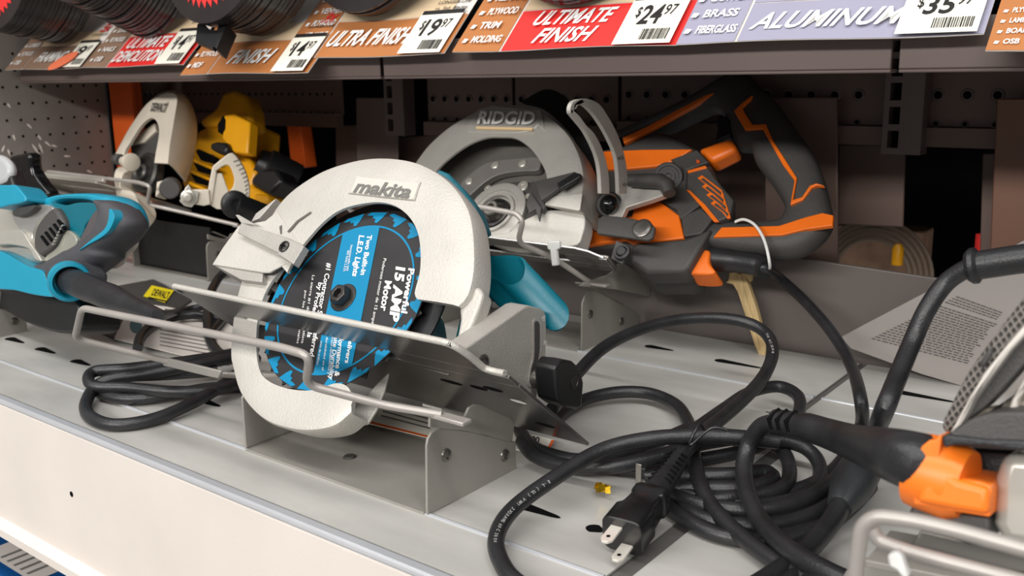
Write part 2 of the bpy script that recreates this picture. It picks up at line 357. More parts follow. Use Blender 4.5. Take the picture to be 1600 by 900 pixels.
# sloping price cards
s2 = math.sqrt(.5)
FC = Fr((0, .802, .334), (1, 0, 0), (0, s2, s2), (0, s2, -s2))       # ez away from the viewer, off<0 is in front
def card(x0px, x1px, ypx, band, words, bandtxt, price, label, tag_tail=None, ph=M_wphoto, side=M_tan, bandm=M_tan, drop=0, big=None, lines=(('',''),)):
    a = FC.loc(FC.px(x0px, ypx)); c = FC.loc(FC.px(x1px, ypx))
    X0, X1, Y0 = a.x, c.x, a.y; W = X1-X0; H = W*1.0
    t = thing('price_card', label, 'sign', FC.w((X0+X1)/2, Y0), 'sloping blade price cards')
    P = lambda u, v, o: FC.w(X0+u*W, Y0+v*W, o)
    b = MB(); n = 10
    wob = lambda u: .0012*math.sin(u*7+X0*9)
    # backing card with a soft curl
    top = []; 
    for i in range(n+1):
        u = i/n; top += [P(u, 0, wob(u)), P(u, 1.0, wob(u))]
    b.add(top, [(2*i, 2*i+2, 2*i+3, 2*i+1) for i in range(n)])
    o = b.build('card_sheet', M_paper, t); sol = o.modifiers.new('th', 'SOLIDIFY'); sol.thickness = .0008; sol.offset = 0
    def strip(nm, u0, u1, v0, v1, mt, off):
        q = MB(); vs = []; k = 6
        for i in range(k+1):
            u = u0+(u1-u0)*i/k; vs += [P(u, v0, wob(u)-off), P(u, v1, wob(u)-off)]
        q.add(vs, [(2*i, 2*i+2, 2*i+3, 2*i+1) for i in range(k)]); return q.build(nm, mt, t)
    strip('side_column', .0, .235, .0, 1.0, side, .0010)
    strip('colour_band', .245, 1.0, .0, band, bandm, .0010)
    strip('photo_strip', .245, .9, band+.004, band+.12, ph, .0010)
    q = MB()
    for i, wd in enumerate(words):
        v = .040+i*.078; sz = .036
        text_on(q, '%s' % wd, P(.075, v, -.0030), P(.075+min(.15, .026*len(wd)), v, -.0030), P(.075, v+sz, -.0030), 0, bold=.025, shear=.1)
        flatp = [P(.03, v+.002, -.003), P(.05, v, -.003), P(.058, v+.02, -.003), P(.035, v+.024, -.003)]; q.add(flatp, [(0, 1, 2, 3)], 0)
    nb = len(bandtxt); u0, u1 = (.27, .76)
    for i, wd in enumerate(bandtxt):
        hh = band*.34 if nb == 2 else band*.42; v = band*(.56-.44*i) if nb == 2 else band*.28
        L = min(u1-u0, len(wd)*hh*(.84 if wd == 'ALUMINUM' else .60)); us = (u0+u1)/2-L/2
        text_on(q, wd, P(us, v, -.0034), P(us+L, v, -.0034), P(us+.01, v+hh, -.0034), 0, bold=.022, shear=.3)
    q.build('lettering', M_white, t)
    g = thing_part = MB(); pu0, pu1 = .755, .985
    g.add([P(pu0, -.006-drop, -.005), P(pu1, -.006-drop, -.005), P(pu1, band*.98+.02, -.005), P(pu0, band*.98+.02, -.005)], [(0, 1, 2, 3)], 0)
    g.add([P(pu0+.005, band*.98, -.0056), P(pu1, band*.98, -.0056), P(pu1, band*.98+.022, -.0056), P(pu0+.005, band*.98+.022, -.0056)], [(0, 1, 2, 3)], 1)
    if price:
        d, cts = price; hh = band*.42
        text_on(g, '$', P(pu0+.04, band*.42+hh*.4, -.0056), P(pu0+.058, band*.42+hh*.4, -.0056), P(pu0+.04, band*.42+hh*.95, -.0056), 1, bold=.01)
        text_on(g, d, P(pu0+.06, band*.42, -.0056), P(pu0+.145, band*.42, -.0056), P(pu0+.065, band*.42+hh, -.0056), 1, bold=.02)
        text_on(g, cts, P(pu0+.15, band*.42+hh*.45, -.0056), P(pu0+.195, band*.42+hh*.45, -.0056), P(pu0+.153, band*.42+hh, -.0056), 1, bold=.005)
        r2 = random.Random(int(x0px)); u = pu0+.10
        while u < pu1-.02:
            ww = r2.choice((.0018, .003, .0045)); g.add([P(u, .012, -.0056), P(u+ww, .012, -.0056), P(u+ww, .012+band*.24, -.0056), P(u, .012+band*.24, -.0056)], [(0, 1, 2, 3)], 1); u += ww+r2.choice((.002, .0035))
    g.build('price_label', [M_pricew, M_ink], t)
    if big:
        q = MB(); text_on(q, big[0], P(.86, band+.10, -.003), P(.86+.05*len(big[0]), band+.10, -.003), P(.87, band+.17, -.003), 0, bold=.03, shear=.2)
        for i, wd in enumerate(big[1]): text_on(q, wd, P(.80, band+.066-.035*i, -.003), P(.975, band+.066-.035*i, -.003), P(.803, band+.084-.035*i, -.003), 1, bold=.01)
        q.build('claim_lettering', [M_redink, M_ink], t)
    return t
card(1050, 1532, 70, .175, ['FIBERGLASS', 'BRASS', 'COPPER', 'PLASTIC', 'ALUMINUM'], ['ALUMINUM'], ('35', '97'), 'lavender price card reading ALUMINUM', ph=M_lav, side=M_lav, bandm=M_lav)
card(707, 1050, 82, .215, ['MOLDING', 'TRIM', 'PLYWOOD', 'MELAMINE', 'LAMINATE', '2X LUMBER', 'HARDWOOD'], ['ULTIMATE', 'FINISH'], ('24', '97'), 'price card with red ULTIMATE FINISH band and brown column', bandm=M_red, big=('10x', ['MORE PRODUCTIVITY', 'vs. Std. Carbide Saw Blades']))
card(437, 690, 93, .215, ['MOLDING', 'MELAMINE', 'PLYWOOD', 'VENEER', 'SOFTWOOD', 'HARDWOOD', 'IDEAL FOR'], ['ULTRA FINISH'], ('19', '97'), 'brown price card reading ULTRA FINISH', big=('5x', ['LONGER LIFE', 'vs. Std. Blades']))
card(281, 478, 117, .215, ['MDF', 'PLYWOOD', 'TREATED', 'PRESSURE', 'LUMBER'], ['FINISH'], ('14', '97'), 'brown price card reading only FINISH', big=('3x', ['LONGER LIFE']))
card(131, 283, 106, .24, ['OSB', 'NAILS', 'PLYWOOD', 'LUMBER', 'METAL'], ['ULTIMATE', 'DEMOLITION'], ('14', '97'), 'price card with red ULTIMATE DEMOLITION band', side=M_taupe, bandm=M_red, big=('10x', ['LONGER LIFE']))
fc = card(8, 128, 110, .20, ['OSB', 'PLYWOOD', 'LUMBER', 'FRAMING'], ['FRAMING'], ('9', '97'), 'leftmost taupe price card reading FRAMING', side=M_taupe, bandm=M_taupe, big=('5x', ['LONGER LIFE']))
b = MB(); c_ = FC.px(98, 95, -.008); b.add([c_+FC.ex*math.cos(a)*.030+FC.ey*(math.sin(a)*.016+math.cos(a)*.012) for a in [2*math.pi*i/24 for i in range(24)]], [tuple(range(24))]); b.build('orange_sticker', mat('orange_sticker_print', (232, 120, 84), .5), fc)
card(1540, 1900, 82, .2, ['OSB', 'BOARD', 'LAMINATE', 'PLYWOOD'], ['FRAMING'], ('9', '97'), 'brown price card cut off by the right edge', bandm=M_tan)
# blade packs: black plastic rounds stacked on each card
PK = Fr((0, 0, 0), (1, 0, 0), (0, .17, .985), (0, .985, -.17))
def pack_proto():
    R = .108; b = MB(); prof = [(0, R*.9), (.0002, R-.0004), (.0008, R), (.0057, R), (.0062, R-.0004), (.0064, R*.9)]
    b.lathe((0, 0, 0), PK.ez, prof, 56); o = b.build('blade_pack', M_disc, None, origin=(0, 0, 0))
    q = MB(); pts = []; N = 44
    for i in range(N*2):
        a = math.pi*2*i/(N*2); r = R*(.83 if i % 2 else .735); pts.append(PK.ex*math.cos(a+(.05 if i % 2 else 0))*r+PK.ey*math.sin(a+(.05 if i % 2 else 0))*r-PK.ez*.0006)
    q.add([V((0, 0, 0))-PK.ez*.0006]+pts, [(0, i+1, (i+1) % (N*2)+1) for i in range(N*2)], 0)
    q.build('printed_blade_label', M_redink, o); return o
proto = pack_proto(); first = True
for cx, cy, npk, where in [(893, 15, 3, 'ULTIMATE FINISH card'), (582, 33, 4, 'ULTRA FINISH card'), (408, 62, 13, 'plain FINISH card'), (232, 63, 18, 'ULTIMATE DEMOLITION card'), (98, 73, 17, 'FRAMING card')]:
    base = FC.px(cx, cy, -.002); r3 = random.Random(cx)
    for k in range(npk):
        if first: o = proto; lab = o.children[0]; first = False
        else:
            o = proto.copy(); COL.objects.link(o); lab = proto.children[0].copy(); COL.objects.link(lab); lab.parent = o
        o.location = base + V((0, 0, .004+(.0016*k if cx == 232 else 0))) + PK.ey*.108 - PK.ez*(.0065*k+.0068) + PK.ex*r3.uniform(-.0015, .0015) + PK.ey*r3.uniform(-.001, .0015)
        tag(o, ('front black saw blade pack with red label on the stack over the ' if k == npk-1 else 'one of the black blade packs stacked behind the front one on the ')+where, 'blade pack', 'black blade packs stacked on the '+where)
# black clip by the third stack
b = MB(); FB = Fr(FC.px(330, 60, -.06), FC.ex, FC.ey, FC.ez)
c1 = crop(0, 0, 3.2)
b.slab([FB.px(x, y) for x, y in c1((985, 120), (1010, 105), (1045, 145), (1090, 150), (1060, 240), (975, 205))], FB.ez*.008)
b.slab([FB.px(x, y) for x, y in c1((1010, 60), (1035, 62), (1035, 110), (1010, 110))], FB.ez*.006)
b.slab([FB.px(x, y) for x, y in c1((1095, 115), (1135, 118), (1080, 240), (1055, 225))], FB.ez*.02)
o = b.build('display_clip', M_black, None, .001); tag(o, 'black plastic clip hanging left of the plain FINISH card', 'clip')
# ================================================================== DISPLAY STANDS
S0 = dict(xL=-.672, xR=-.455, yF=.4755, yB=.580)
def make_stand(dx, dy, label, wire=None, wabs=None, lippx=None, wallpx=None, backing=False):
    t = thing('display_stand', label, 'display stand', (S0['xL']+dx+.1, S0['yF']+dy+.05, 0), 'folded steel saw display stands')
    xL, xR, yF, yB = S0['xL']+dx, S0['xR']+dx, S0['yF']+dy, S0['yB']+dy; th = .0022
    b = MB(); b.bb(xL+.004, xR-.004, yF, yB, .0002, th)
    b.build('tray_floor', M_stand, t)
    def side(x0, x1, zf, zb):
        b = MB(); b.slab([V((x0, y, z)) for y, z in [(yF, .0025), (yF, zf-.006), (yF+.006, zf+.0), (yB, zb), (yB, .0025)]], (x1-x0, 0, 0)); b.bb(x0 if x0 == xL else x0-.003, x1 if x1 == xR else x1+.003, yF, yB, .0, th); return b.build('side_wall', M_stand, t, .0008)
    side(xL, xL+th, .055, .030)
    D0 = V((dx, dy, 0)); wp = [PX(*p, S0['xR'])+D0 for p in ((668, 804), (667, 697), (669, 686), (675, 676), (684, 671), (700, 668), (806, 690), (807, 738))]
    if wallpx: wp = [PX(*p, xR) for p in wallpx]
    b = MB(); b.slab(wp, (-th, 0, 0)); b.build('side_wall', M_stand, t, .0006)
    # retaining lip standing on the right wall, leaning out along the slope
    b = MB(); lp = [PX(*p, S0['xR']+.0012)+D0 for p in ((672, 652), (702, 657), (718, 657), (727, 650), (733, 637), (742, 632), (752, 633), (796, 652), (802, 657), (804, 664), (801, 688), (796, 691), (740, 674), (672, 668))]
    if lippx: lp = [PX(*p, xR+.014) for p in lippx]
    b.slab(lp, (-.0022, 0, 0)); b.build('retaining_lip', M_stand, t, .0005)
    b = MB(); b.slab([V((xR-.02, y, z)) for y, z in [(yF+.02, .078), (yB-.006, .038), (yB-.006, .036), (yF+.02, .076)]], (.019, 0, 0)); pass; b.build('support_strip', M_stand, t)
    for y, z in ((yF+.022, .041), (yF+.092, .017)):
        b = MB(); c = V((xR, y, z)); b.lathe(c, (1, 0, 0), [(0, .0052), (.0012, .0048), (.0022, .003), (.0012, .0028)], 18); b.build('screw', M_screw, t)
    b = MB(); p = V((xL+.09, yF+.04, th)); b.lathe(p, ZU, [(0, .006), (.0015, .0045)], 14); b.build('screw', M_screw, t)
    if backing: b = MB(); b.bb(xL+th, xR-th, yF+.012, yF+.015, .003, .085); b.bb(xL+th, xR-th, yF+.012, yB, .003, .006); b.build('black_fill_panel', M_black, t)  # black panel added to fill the front of the stand
    if wire:
        if wabs: wire = [p-V((dx, dy, 0)) for p in wabs]
        b = MB(); b.tube(fillet([V(p)+V((dx, dy, 0)) for p in wire], .010, 5), .0031, 12); b.build('wire_guard', M_wire, t)
        b = MB(); q = V(wire[0])+V((dx, dy, 0)); b.box(q+V((.008, .0, -.001)), (.016, 0, 0), (0, .005, 0), (0, 0, .0016)); b.build('weld_tab', M_wire, t, .0008)
    return t
wm = [PY(690, 648, .4762), PY(600, 633, .455), PY(478, 601, .42), PY(484, 556, .41), PY(440, 543, .41), PY(128, 481, .41), PY(117, 529, .425), PY(350, 586, .535), V((-.66, .555, .05))]
make_stand(0, 0, 'grey folded steel stand in front carrying the bright circular saw with cyan label', wm)
make_stand(-.144, .415, 'grey steel stand behind, under the grey and orange circular saw', wm, [PY(922, 441, .895), PY(866, 404, .855), PY(809, 379, .825), PY(817, 346, .82), PY(808, 334, .82), PY(540, 285, .82), PY(545, 330, .84),  PY(700, 380, .92), PY(760, 430, .95)], [(905, 447), (925, 438), (950, 430), (958, 424), (962, 415), (970, 411), (978, 413), (1011, 437), (1017, 446), (1016, 461), (1010, 462), (960, 452)], [(909, 551), (910, 475), (914, 463), (922, 456), (932, 453), (997, 490), (998, 514)])
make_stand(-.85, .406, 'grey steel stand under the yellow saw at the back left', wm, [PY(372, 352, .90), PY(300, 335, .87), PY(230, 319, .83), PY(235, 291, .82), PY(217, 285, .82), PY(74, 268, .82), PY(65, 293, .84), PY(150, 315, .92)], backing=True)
make_stand(-.787, -.02, 'grey steel stand at the left edge under the teal handled saw', None)

# ================================================================== FRONT CIRCULAR SAW (teal, aluminium guards)
ax, an, ae = saw_axes(39.5)
SD = .40853                                             # shoe plane  an.p = SD
L0 = V((-.434, .481, .133)); L0 -= an*(an.dot(L0)-SD)
WB = .052
FBL = Fr(unp(538, 466, ae, ae.dot(L0+ae*WB)), ax, an, ae)   # blade plane, origin at the arbor
saw = thing('circular_saw', 'circular saw with bright aluminium guards, cyan and black round label and teal body, front stand', 'circular saw', (-.56, .55, .02))
c1 = crop(320, 220, 2.647); c2 = crop(320, 500, 2.647); c5 = crop(700, 400, 3.463)
FSH = Fr(L0, ax, ae, an)
# shoe plate: x and w measured on the shoe plane
def shoe(fr, parent, x0, x1, W, blade, cut=.025, name='shoe_plate', mt=None, th=.0028, edge=None):
    b = MB(); y0, y1, bx0, bx1 = blade
    out = [(x0, 0), (x1-cut, 0), (x1, y0-.012 if y0 > .03 else .02), (x1, W), (x0, W)]
    A = lambda l: [fr.w(a, c, 0) for a, c in l]
    b.slab(A([(x0, 0)]+(edge or [(x1-cut, 0), (x1-.004, y0-.014), (x1-.004, y0-.001)])+[(bx0, y0-.001), (x0, y0-.001)]), fr.ez*th)
    b.slab(A([(x0, y0-.001), (bx0, y0-.001), (bx0, y1), (x0, y1)]), fr.ez*th)
    b.slab(A([(bx1, y0-.001), (x1-.009, y0-.001), (x1-.009, y0+.003), (x1, y0+.003), (x1, y1), (bx1, y1)]), fr.ez*th)
    b.slab(A([(x0, y1), (x1, y1), (x1, W), (x0, W)]), fr.ez*th)
    o = b.build(name, mt or M_steel, parent, .0007)
    return o
lc = lambda p: FSH.loc(p)
xl = lc(unp(270, 450, an, SD)).x; xr = lc(unp(790, 588, an, SD)).x; Wd = lc(unp(917, 696, an, SD)).y
hb = FSH.loc(FBL.o)
ed = [(q_.x, q_.y) for q_ in (lc(unp(*p, an, SD)) for p in ((701, 540), (728, 557), (754, 579), (770, 584), (786, 587)))]
WBs = ed[-1][1]
o = shoe(FSH, saw, xl, xr, Wd, (ed[-1][1]+.001, ed[-1][1]+.020, hb.x-.098, hb.x+.085), edge=ed)
b = MB(); b.tube(fillet([FSH.w(xl, .001, .0022)]+[FSH.w(q_[0], q_[1]+.001, .0022) for q_ in ed], .008, 4), .0027, 10); b.build('rolled_edge', M_alu, o)
for px, py, L in [(748, 606-0, .009), (705, 597, .012), (770, 608, .010), (810, 627, .008), (722, 652, .010), (852, 664, .010)]:
    p = FSH.loc(unp(px, py, an, SD))
    b = MB(); b.add([FSH.w(p.x+math.cos(a)*L, p.y+math.sin(a)*.0035, -.0003) for a in [math.pi*k/8 for k in range(16)]], [tuple(range(16))], 0 if px != 810 else 1)
    b.build('slot', [M_void, M_white], o)
# blade with printed label card
RB = .0885
b = MB(); pts = []
for i in range(24):
    a = 2*math.pi*i/24
    for da, r in ((0, RB+.002), (.06, RB-.004), (.10, RB-.0075), (.20, RB-.004)): pts.append(FBL.w(math.cos(a+da)*r, math.sin(a+da)*r, .001))
b.slab(pts, ae*.0016); bl = b.build('blade', M_dsteel, saw)
b = MB(); P = lambda r, a, z: FBL.w(math.cos(a)*r, math.sin(a)*r, z)
N = 96; b.slab([P(RB-.001, 2*math.pi*i/N, 0) for i in range(N)], -ae*.0006, 0)
def ring(b, r0, r1, z, m, n=96):
    vs = []
    for i in range(n): a = 2*math.pi*i/n; vs += [P(r0, a, z), P(r1, a, z)]
    b.add(vs, [(2*i, 2*i+1, (2*i+3) % (2*n), (2*i+2) % (2*n)) for i in range(n)], m)
ring(b, .0715, .0732, -.0010, 1)
for i in range(20):      # swoosh teeth
    a = 2*math.pi*i/20
    sh = [(RB-.0012, a-.02), (RB-.0012, a+.20), (RB-.0035, a+.25), (RB-.0048, a+.20), (RB-.0052, a+.15), (RB-.0078, a+.155), (RB-.0082, a+.11), (RB-.0125, a+.10), (RB-.0128, a+.06), (RB-.0085, a+.02)]
    b.add([P(r, t, -.0010) for r, t in sh], [tuple(range(len(sh)))], 1)
# vertical cyan band: clip two edges against the ring
def lo(px, py): q = FBL.loc(FBL.px(px, py)); return q
cB = crop(390, 330, 3.1034)
pA, pB, pC, pD = [lo(*p) for p in cB((455, 115), (634, 80), (490, 800), (305, 830))]
def onring(p, d, r=.0722):
    d = V((d.x, d.y)).normalized(); p = V((p.x, p.y)); bb = p.dot(d); cc = p.dot(p)-r*r; t = -bb+math.sqrt(max(0, bb*bb-cc)); return p+d*t
tl = onring(pD, pA-pD); bl_ = onring(pA, pD-pA); tr = onring(pC, pB-pC); br = onring(pB, pC-pB)
def arcp(a, c, n=8):
    t0 = math.atan2(a.y, a.x); t1 = math.atan2(c.y, c.x)
    while t1-t0 > math.pi: t1 -= 2*math.pi
    while t1-t0 < -math.pi: t1 += 2*math.pi
    return [V((math.cos(t0+(t1-t0)*k/n)*.0722, math.sin(t0+(t1-t0)*k/n)*.0722)) for k in range(n+1)]
poly = arcp(tl, tr)+arcp(br, bl_)
b.add([FBL.w(p.x, p.y, -.0011) for p in poly], [tuple(range(len(poly)))], 1)
label = b.build('round_label_card', [M_card, M_cyan], bl)
b = MB()
def tx(s, p0, p1, pu, bold=.015, m=0):
    a, c, d = cB(p0, p1, pu); text_px(b, FBL, s, a, c, d, -.0014, m, bold=bold)
tx('Powerful', (772, 276), (735, 492), (800, 280), .035)
tx('15 AMP', (712, 268), (678, 530), (754, 275), .045)
tx('Motor', (658, 336), (634, 482), (690, 340), .03)
tx('Poderoso motor de 15 amperios', (650, 228), (582, 590), (664, 230), .0)
tx('Two Built-in', (572, 114), (538, 308), (594, 116), .03)
tx('L.E.D. Lights', (532, 116), (498, 314), (556, 120), .03)
tx('Incorporado con', (490, 164), (470, 288), (502, 165), .0)
tx('dos luces L.E.D.', (475, 190), (454, 292), (487, 191), .0)
tx('#1 Contractor Saw Preferred', (376, 250), (290, 700), (398, 254), .02)
tx('by Professionals', (335, 345), (278, 610), (355, 348), .02)
tx('La sierra #1 del contratista', (304, 310), (250, 640), (316, 312), .0)
tx('por los profesionales', (268, 385), (228, 640), (279, 387), .0)
tx('& Delivers', (492, 560), (462, 735), (512, 564), .02)
tx('Performance &', (440, 560), (412, 800), (462, 564), .025)
tx('Jobsite Durability', (416, 560), (384, 815), (436, 564), .015)
tx('Ofrece rendimiento y', (400, 590), (378, 790), (410, 592), .0)
tx('durabilidad en el', (372, 610), (350, 770), (382, 612), .0)
tx('sitio de trabajo', (345, 630), (325, 745), (355, 632), .0)
b.build('label_lettering', M_white, label)
b = MB(); b.lathe(FBL.w(0, 0, 0), -ae, [(.0, .0135), (.002, .0135), (.0022, .0105)], 28); b.lathe(FBL.w(0, 0, 0), -ae, [(.0, .0098), (.0085, .0098), (.0105, .0085), (.0105, .0045), (.004, .0045)], 6, up=ax)
b.build('arbor_nut', M_dsteel, bl, .0006)
# guard shells
def guard(name, fr, outer, inner, off, depth, parent, mt, n=56, r=.006, th=.0028, flare=0.0, capmat=None):
    O = resample([fr.px(x, y, off) for x, y in outer], n); I = resample([fr.px(x, y, off) for x, y in inner], n); z = fr.ez; b = MB(); vs = []; k = 9
    for i in range(n):
        o_, i_ = O[i], I[i]; T = (O[min(i+1, n-1)]-O[max(i-1, 0)]).normalized(); nr = T.cross(z).normalized()
        if nr.dot(o_-i_) < 0: nr = -nr
        w_ = (o_-i_); inn = (i_-o_).normalized(); fl = nr*flare
        vs += [i_, i_.lerp(o_, .5)-z*.0008, o_+inn*r, o_+inn*r*.3+z*r*.25, o_+z*r+fl*.15, o_+z*depth+fl, o_+z*depth+fl-nr*th, o_+z*(r+th)-nr*th, i_+z*th]
    b.add(vs, [(i*k+j, (i+1)*k+j, (i+1)*k+(j+1) % k, i*k+(j+1) % k) for i in range(n-1) for j in range(k)]+[tuple(range(k)), tuple(range((n-1)*k, n*k))])
    return b.build(name, mt, parent, 0)
OFG = -.014
outer = cr2(c1((230, 410), (262, 320), (320, 235), (400, 168), (500, 112), (620, 75), (720, 63), (820, 70), (900, 92), (985, 140), (1050, 205), (1095, 285), (1112, 370), (1118, 470), (1112, 560), (1090, 640), (1052, 682)), 4)
inner = cr2(c1((340, 545), (385, 460), (440, 390), (495, 332), (560, 286), (640, 262), (720, 254), (785, 268), (835, 303), (868, 348), (886, 400), (893, 470), (889, 545), (869, 622), (872, 646), (880, 655)), 4)
ug = guard('upper_guard', FBL, outer, inner, OFG, .025, saw, M_alu, 70)
b = MB(); b.slab([FBL.px(x, y, OFG+.006) for x, y in cr2(c1((1075, 640), (1120, 600), (1148, 625), (1142, 660), (1125, 710), (1100, 770), (1072, 838), (1040, 834), (1054, 740), (1052, 690)), 3, True)], ae*.016); b.build('guard_tail', M_alu, ug, .003, 3)
b = MB()
# raised maker plate with lettering
pl = c1((622, 142), (895, 172), (870, 248), (596, 218)); b.slab([FBL.px(x, y, OFG-.0008) for x, y in pl], -ae*.0010, 0)
pl2 = c1((628, 148), (886, 176), (864, 242), (604, 213)); flat(b, FBL, pl2, OFG-.0022, 2)
a0, a1, a2 = c1((612, 210), (845, 236), (628, 160)); text_px(b, FBL, 'makita', a0, a1, a2, OFG-.0028, 1, bold=.03, shear=.25)
b.build('maker_plate', [M_alu, mat('cast_letter_grey', (112, 110, 106), .5, .2), mat('plate_recess', (198, 194, 184), .5, .1)], ug)
b = MB()
for pts in [[(312, 385), (308, 355), (318, 348), (318, 385)], [(340, 375), (380, 330), (437, 292), (441, 296), (386, 336), (348, 380)]]:
    b.add([FBL.px(x, y, OFG-.0016) for x, y in c1(*pts)], [tuple(range(len(pts)))])
b.build('embossed_line', M_msteel, ug)
louter = cr2(c1((205, 415), (165, 520), (128, 640), (108, 760), (100, 880))+c2((108, 190), (135, 290), (185, 365), (245, 415), (310, 442), (390, 458), (470, 455), (540, 435), (600, 385)), 4)
linner = cr2(c1((395, 470), (345, 510), (285, 570), (245, 640), (222, 720), (213, 800), (214, 880))+c2((222, 190), (238, 230), (280, 262), (340, 283), (410, 292), (470, 285), (540, 262), (590, 275), (615, 325)), 4)
lg = guard('lower_guard', FBL, louter, linner, -.006, .026, saw, M_alu, 64, r=.005, flare=-.004)
# fairing at the front of the upper guard + clip with screw
b = MB(); b.slab([FBL.px(x, y, OFG-.001) for x, y in c1((250, 330), (300, 290), (420, 470), (330, 510), (265, 545), (240, 545), (30, 512), (75, 440), (140, 350))], ae*.0025); b.build('guard_fairing', M_alu, ug, .0008)
b = MB(); b.slab([FBL.px(x, y, OFG+.001) for x, y in c1((30, 510), (240, 545), (235, 585), (150, 575))], ae*.030); b.slab([FBL.px(x, y, OFG+.004) for x, y in c1((295, 237), (225, 320), (190, 335), (210, 300))], ae*.020); b.build('fairing_lip', M_alu2, ug, .0008)
b = MB(); b.slab([FBL.px(x, y, OFG-.008) for x, y in c1((150, 338), (340, 400), (318, 470), (135, 380))], ae*.0018)
b.slab([FBL.px(x, y, OFG-.010) for x, y in c1((335, 398), (410, 435), (365, 510), (300, 468))], ae*.008)
b.slab([FBL.px(x, y, OFG-.008) for x, y in c1((125, 305), (140, 305), (218, 350), (150, 340))], ae*.002); cl = b.build('guard_clip', M_alu2, ug, .0006)
b = MB(); b.lathe(FBL.px(445, 386, OFG-.0095), -ae, [(0, .0058), (.0018, .0056), (.0026, .004)], 20); q = b.build('clip_screw', M_dsteel, cl); 
b = MB(); c = FBL.px(445, 386, OFG-.0095)-ae*.0028; b.box(c, ax*.0035, an*.0006, ae*.0003); b.box(c, an*.0035, ax*.0006, ae*.0003); b.build('cross_slot', M_void, cl)
# gearbox, motor, dust spout, handle (teal, mostly behind the guard)
b = MB(); b.lathe(FBL.w(-.01, .010, .038), ae, [(0, .040), (.004, .044), (.024, .044), (.030, .040), (.045, .038)], 40); b.build('gear_housing', M_teal, saw, .001)
b = MB(); b.lathe(FBL.w(-.03, .018, .075), ae, [(0, .033), (.01, .036), (.060, .036), (.072, .030), (.078, .020)], 36); b.build('motor_housing', M_teal, saw, .001)
b = MB(); b.tube(cr([FBL.w(-.06, .04, .045), FBL.w(-.05, .075, .045), FBL.w(0, .085, .045), FBL.w(.03, .065, .045), FBL.w(.04, .03, .045)], 6), .013, 16, flat=1.2); b.build('handle', M_teal, saw)
b = MB(); b.slab([FBL.px(x, y, .030) for x, y in [(686, 264), (700, 270), (722, 292), (742, 320), (752, 350), (700, 380), (650, 300)]], ae*.02); b.build('handle_shell', M_teal, saw, .002)
b = MB(); FG = Fr(FBL.w(0, 0, .03), ax, an, ae)
b.slab([FG.px(x, y) for x, y in c5((60, 330), (175, 292), (190, 300), (272, 378), (215, 440), (90, 520), (20, 500))], ae*.03); b.build('gearbox_foot', mat('dark_teal_plastic', (4, 86, 92), .4, 0, .08, 20), saw, .003)
# dust spout: oval tube, its inner shade painted as a black cap
b = MB(); mouth = cr([FG.px(x, y, .012) for x, y in c5((130, 5), (230, 0), (320, -6), (395, 2), (428, 50), (426, 105), (400, 145), (345, 165), (290, 148), (250, 130), (190, 122), (130, 120), (100, 60))], 4, True)
c = sum(mouth, V((0, 0, 0)))/len(mouth)
far = FG.px(870, 478, .035)-FG.px(800, 405, .012); n = len(mouth); rings = []
inn = [c+(p-c)*.86 for p in mouth]
seq = [(inn, far*.62), (inn, far*.04), ([c+(p-c)*.93 for p in mouth], -far*.015), (mouth, far*.02), ([c+(p-c)*.99 for p in mouth], far*.5), ([c+(p-c)*.97 for p in mouth], far*.92), ([c+(p-c)*.80 for p in mouth], far*1.0)]
vs = []
for rg, d in seq: vs += [p+d for p in rg]
fs = [(j*n+i, j*n+(i+1) % n, (j+1)*n+(i+1) % n, (j+1)*n+i) for j in range(len(seq)-1) for i in range(n)]+[tuple(range(n)), tuple(range((len(seq)-1)*n, len(seq)*n))]
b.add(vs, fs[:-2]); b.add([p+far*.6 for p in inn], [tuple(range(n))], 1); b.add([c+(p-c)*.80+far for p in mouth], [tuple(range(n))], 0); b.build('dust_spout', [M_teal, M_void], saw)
# bevel bracket on the front edge of the shoe
xb = L0.x+xr-.034; FXB = Fr((xb, .55, .1), (0, 1, 0), (0, 0, 1), (-1, 0, 0))
out = c5((80, 522), (100, 495), (125, 478), (415, 275), (440, 268), (505, 285), (525, 300), (533, 330), (535, 395), (530, 560), (500, 640), (478, 800), (430, 770), (330, 680), (300, 640), (250, 640), (190, 625), (140, 580))
b = MB(); b.slab([FXB.px(x, y) for x, y in out], FXB.ez*.020); br_ = b.build('bevel_bracket', M_alu2, saw, .0016, 3)
b = MB(); so = cr([FXB.px(x, y, -.0004) for x, y in c5((478, 335), (500, 350), (506, 400), (503, 520), (480, 620), (455, 700), (430, 695), (442, 610), (455, 540), (455, 380), (462, 345))], 4, True)
si = cr([FXB.px(x, y, -.0012) for x, y in c5((480, 352), (494, 365), (497, 400), (495, 520), (472, 620), (452, 680), (442, 680), (452, 610), (468, 540), (468, 380), (470, 360))], 4, True)
b.slab(so, -FXB.ez*.0006, 0); b.add(si, [tuple(range(len(si)))], 1)
for s_, p0, p1, pu in [('45', (505, 348), (522, 352), (512, 320)), ('30', (515, 478), (532, 482), (517, 455))]:
    a, c, d = c5(p0, p1, pu); text_px(b, FXB, s_, a, c, d, -.0006, 2, bold=.01)
b.build('bevel_scale', [M_alu2, M_dgrey, M_white], br_)
b = MB(); b.lathe(FXB.px(754, 566, 0), -FXB.ez, [(0, .0062), (.0012, .0062), (.002, .005), (.002, .0042), (.0008, .0038), (.0008, .0026), (.002, .0024), (.002, .001)], 24); b.build('pivot_bolt', M_screw, br_)
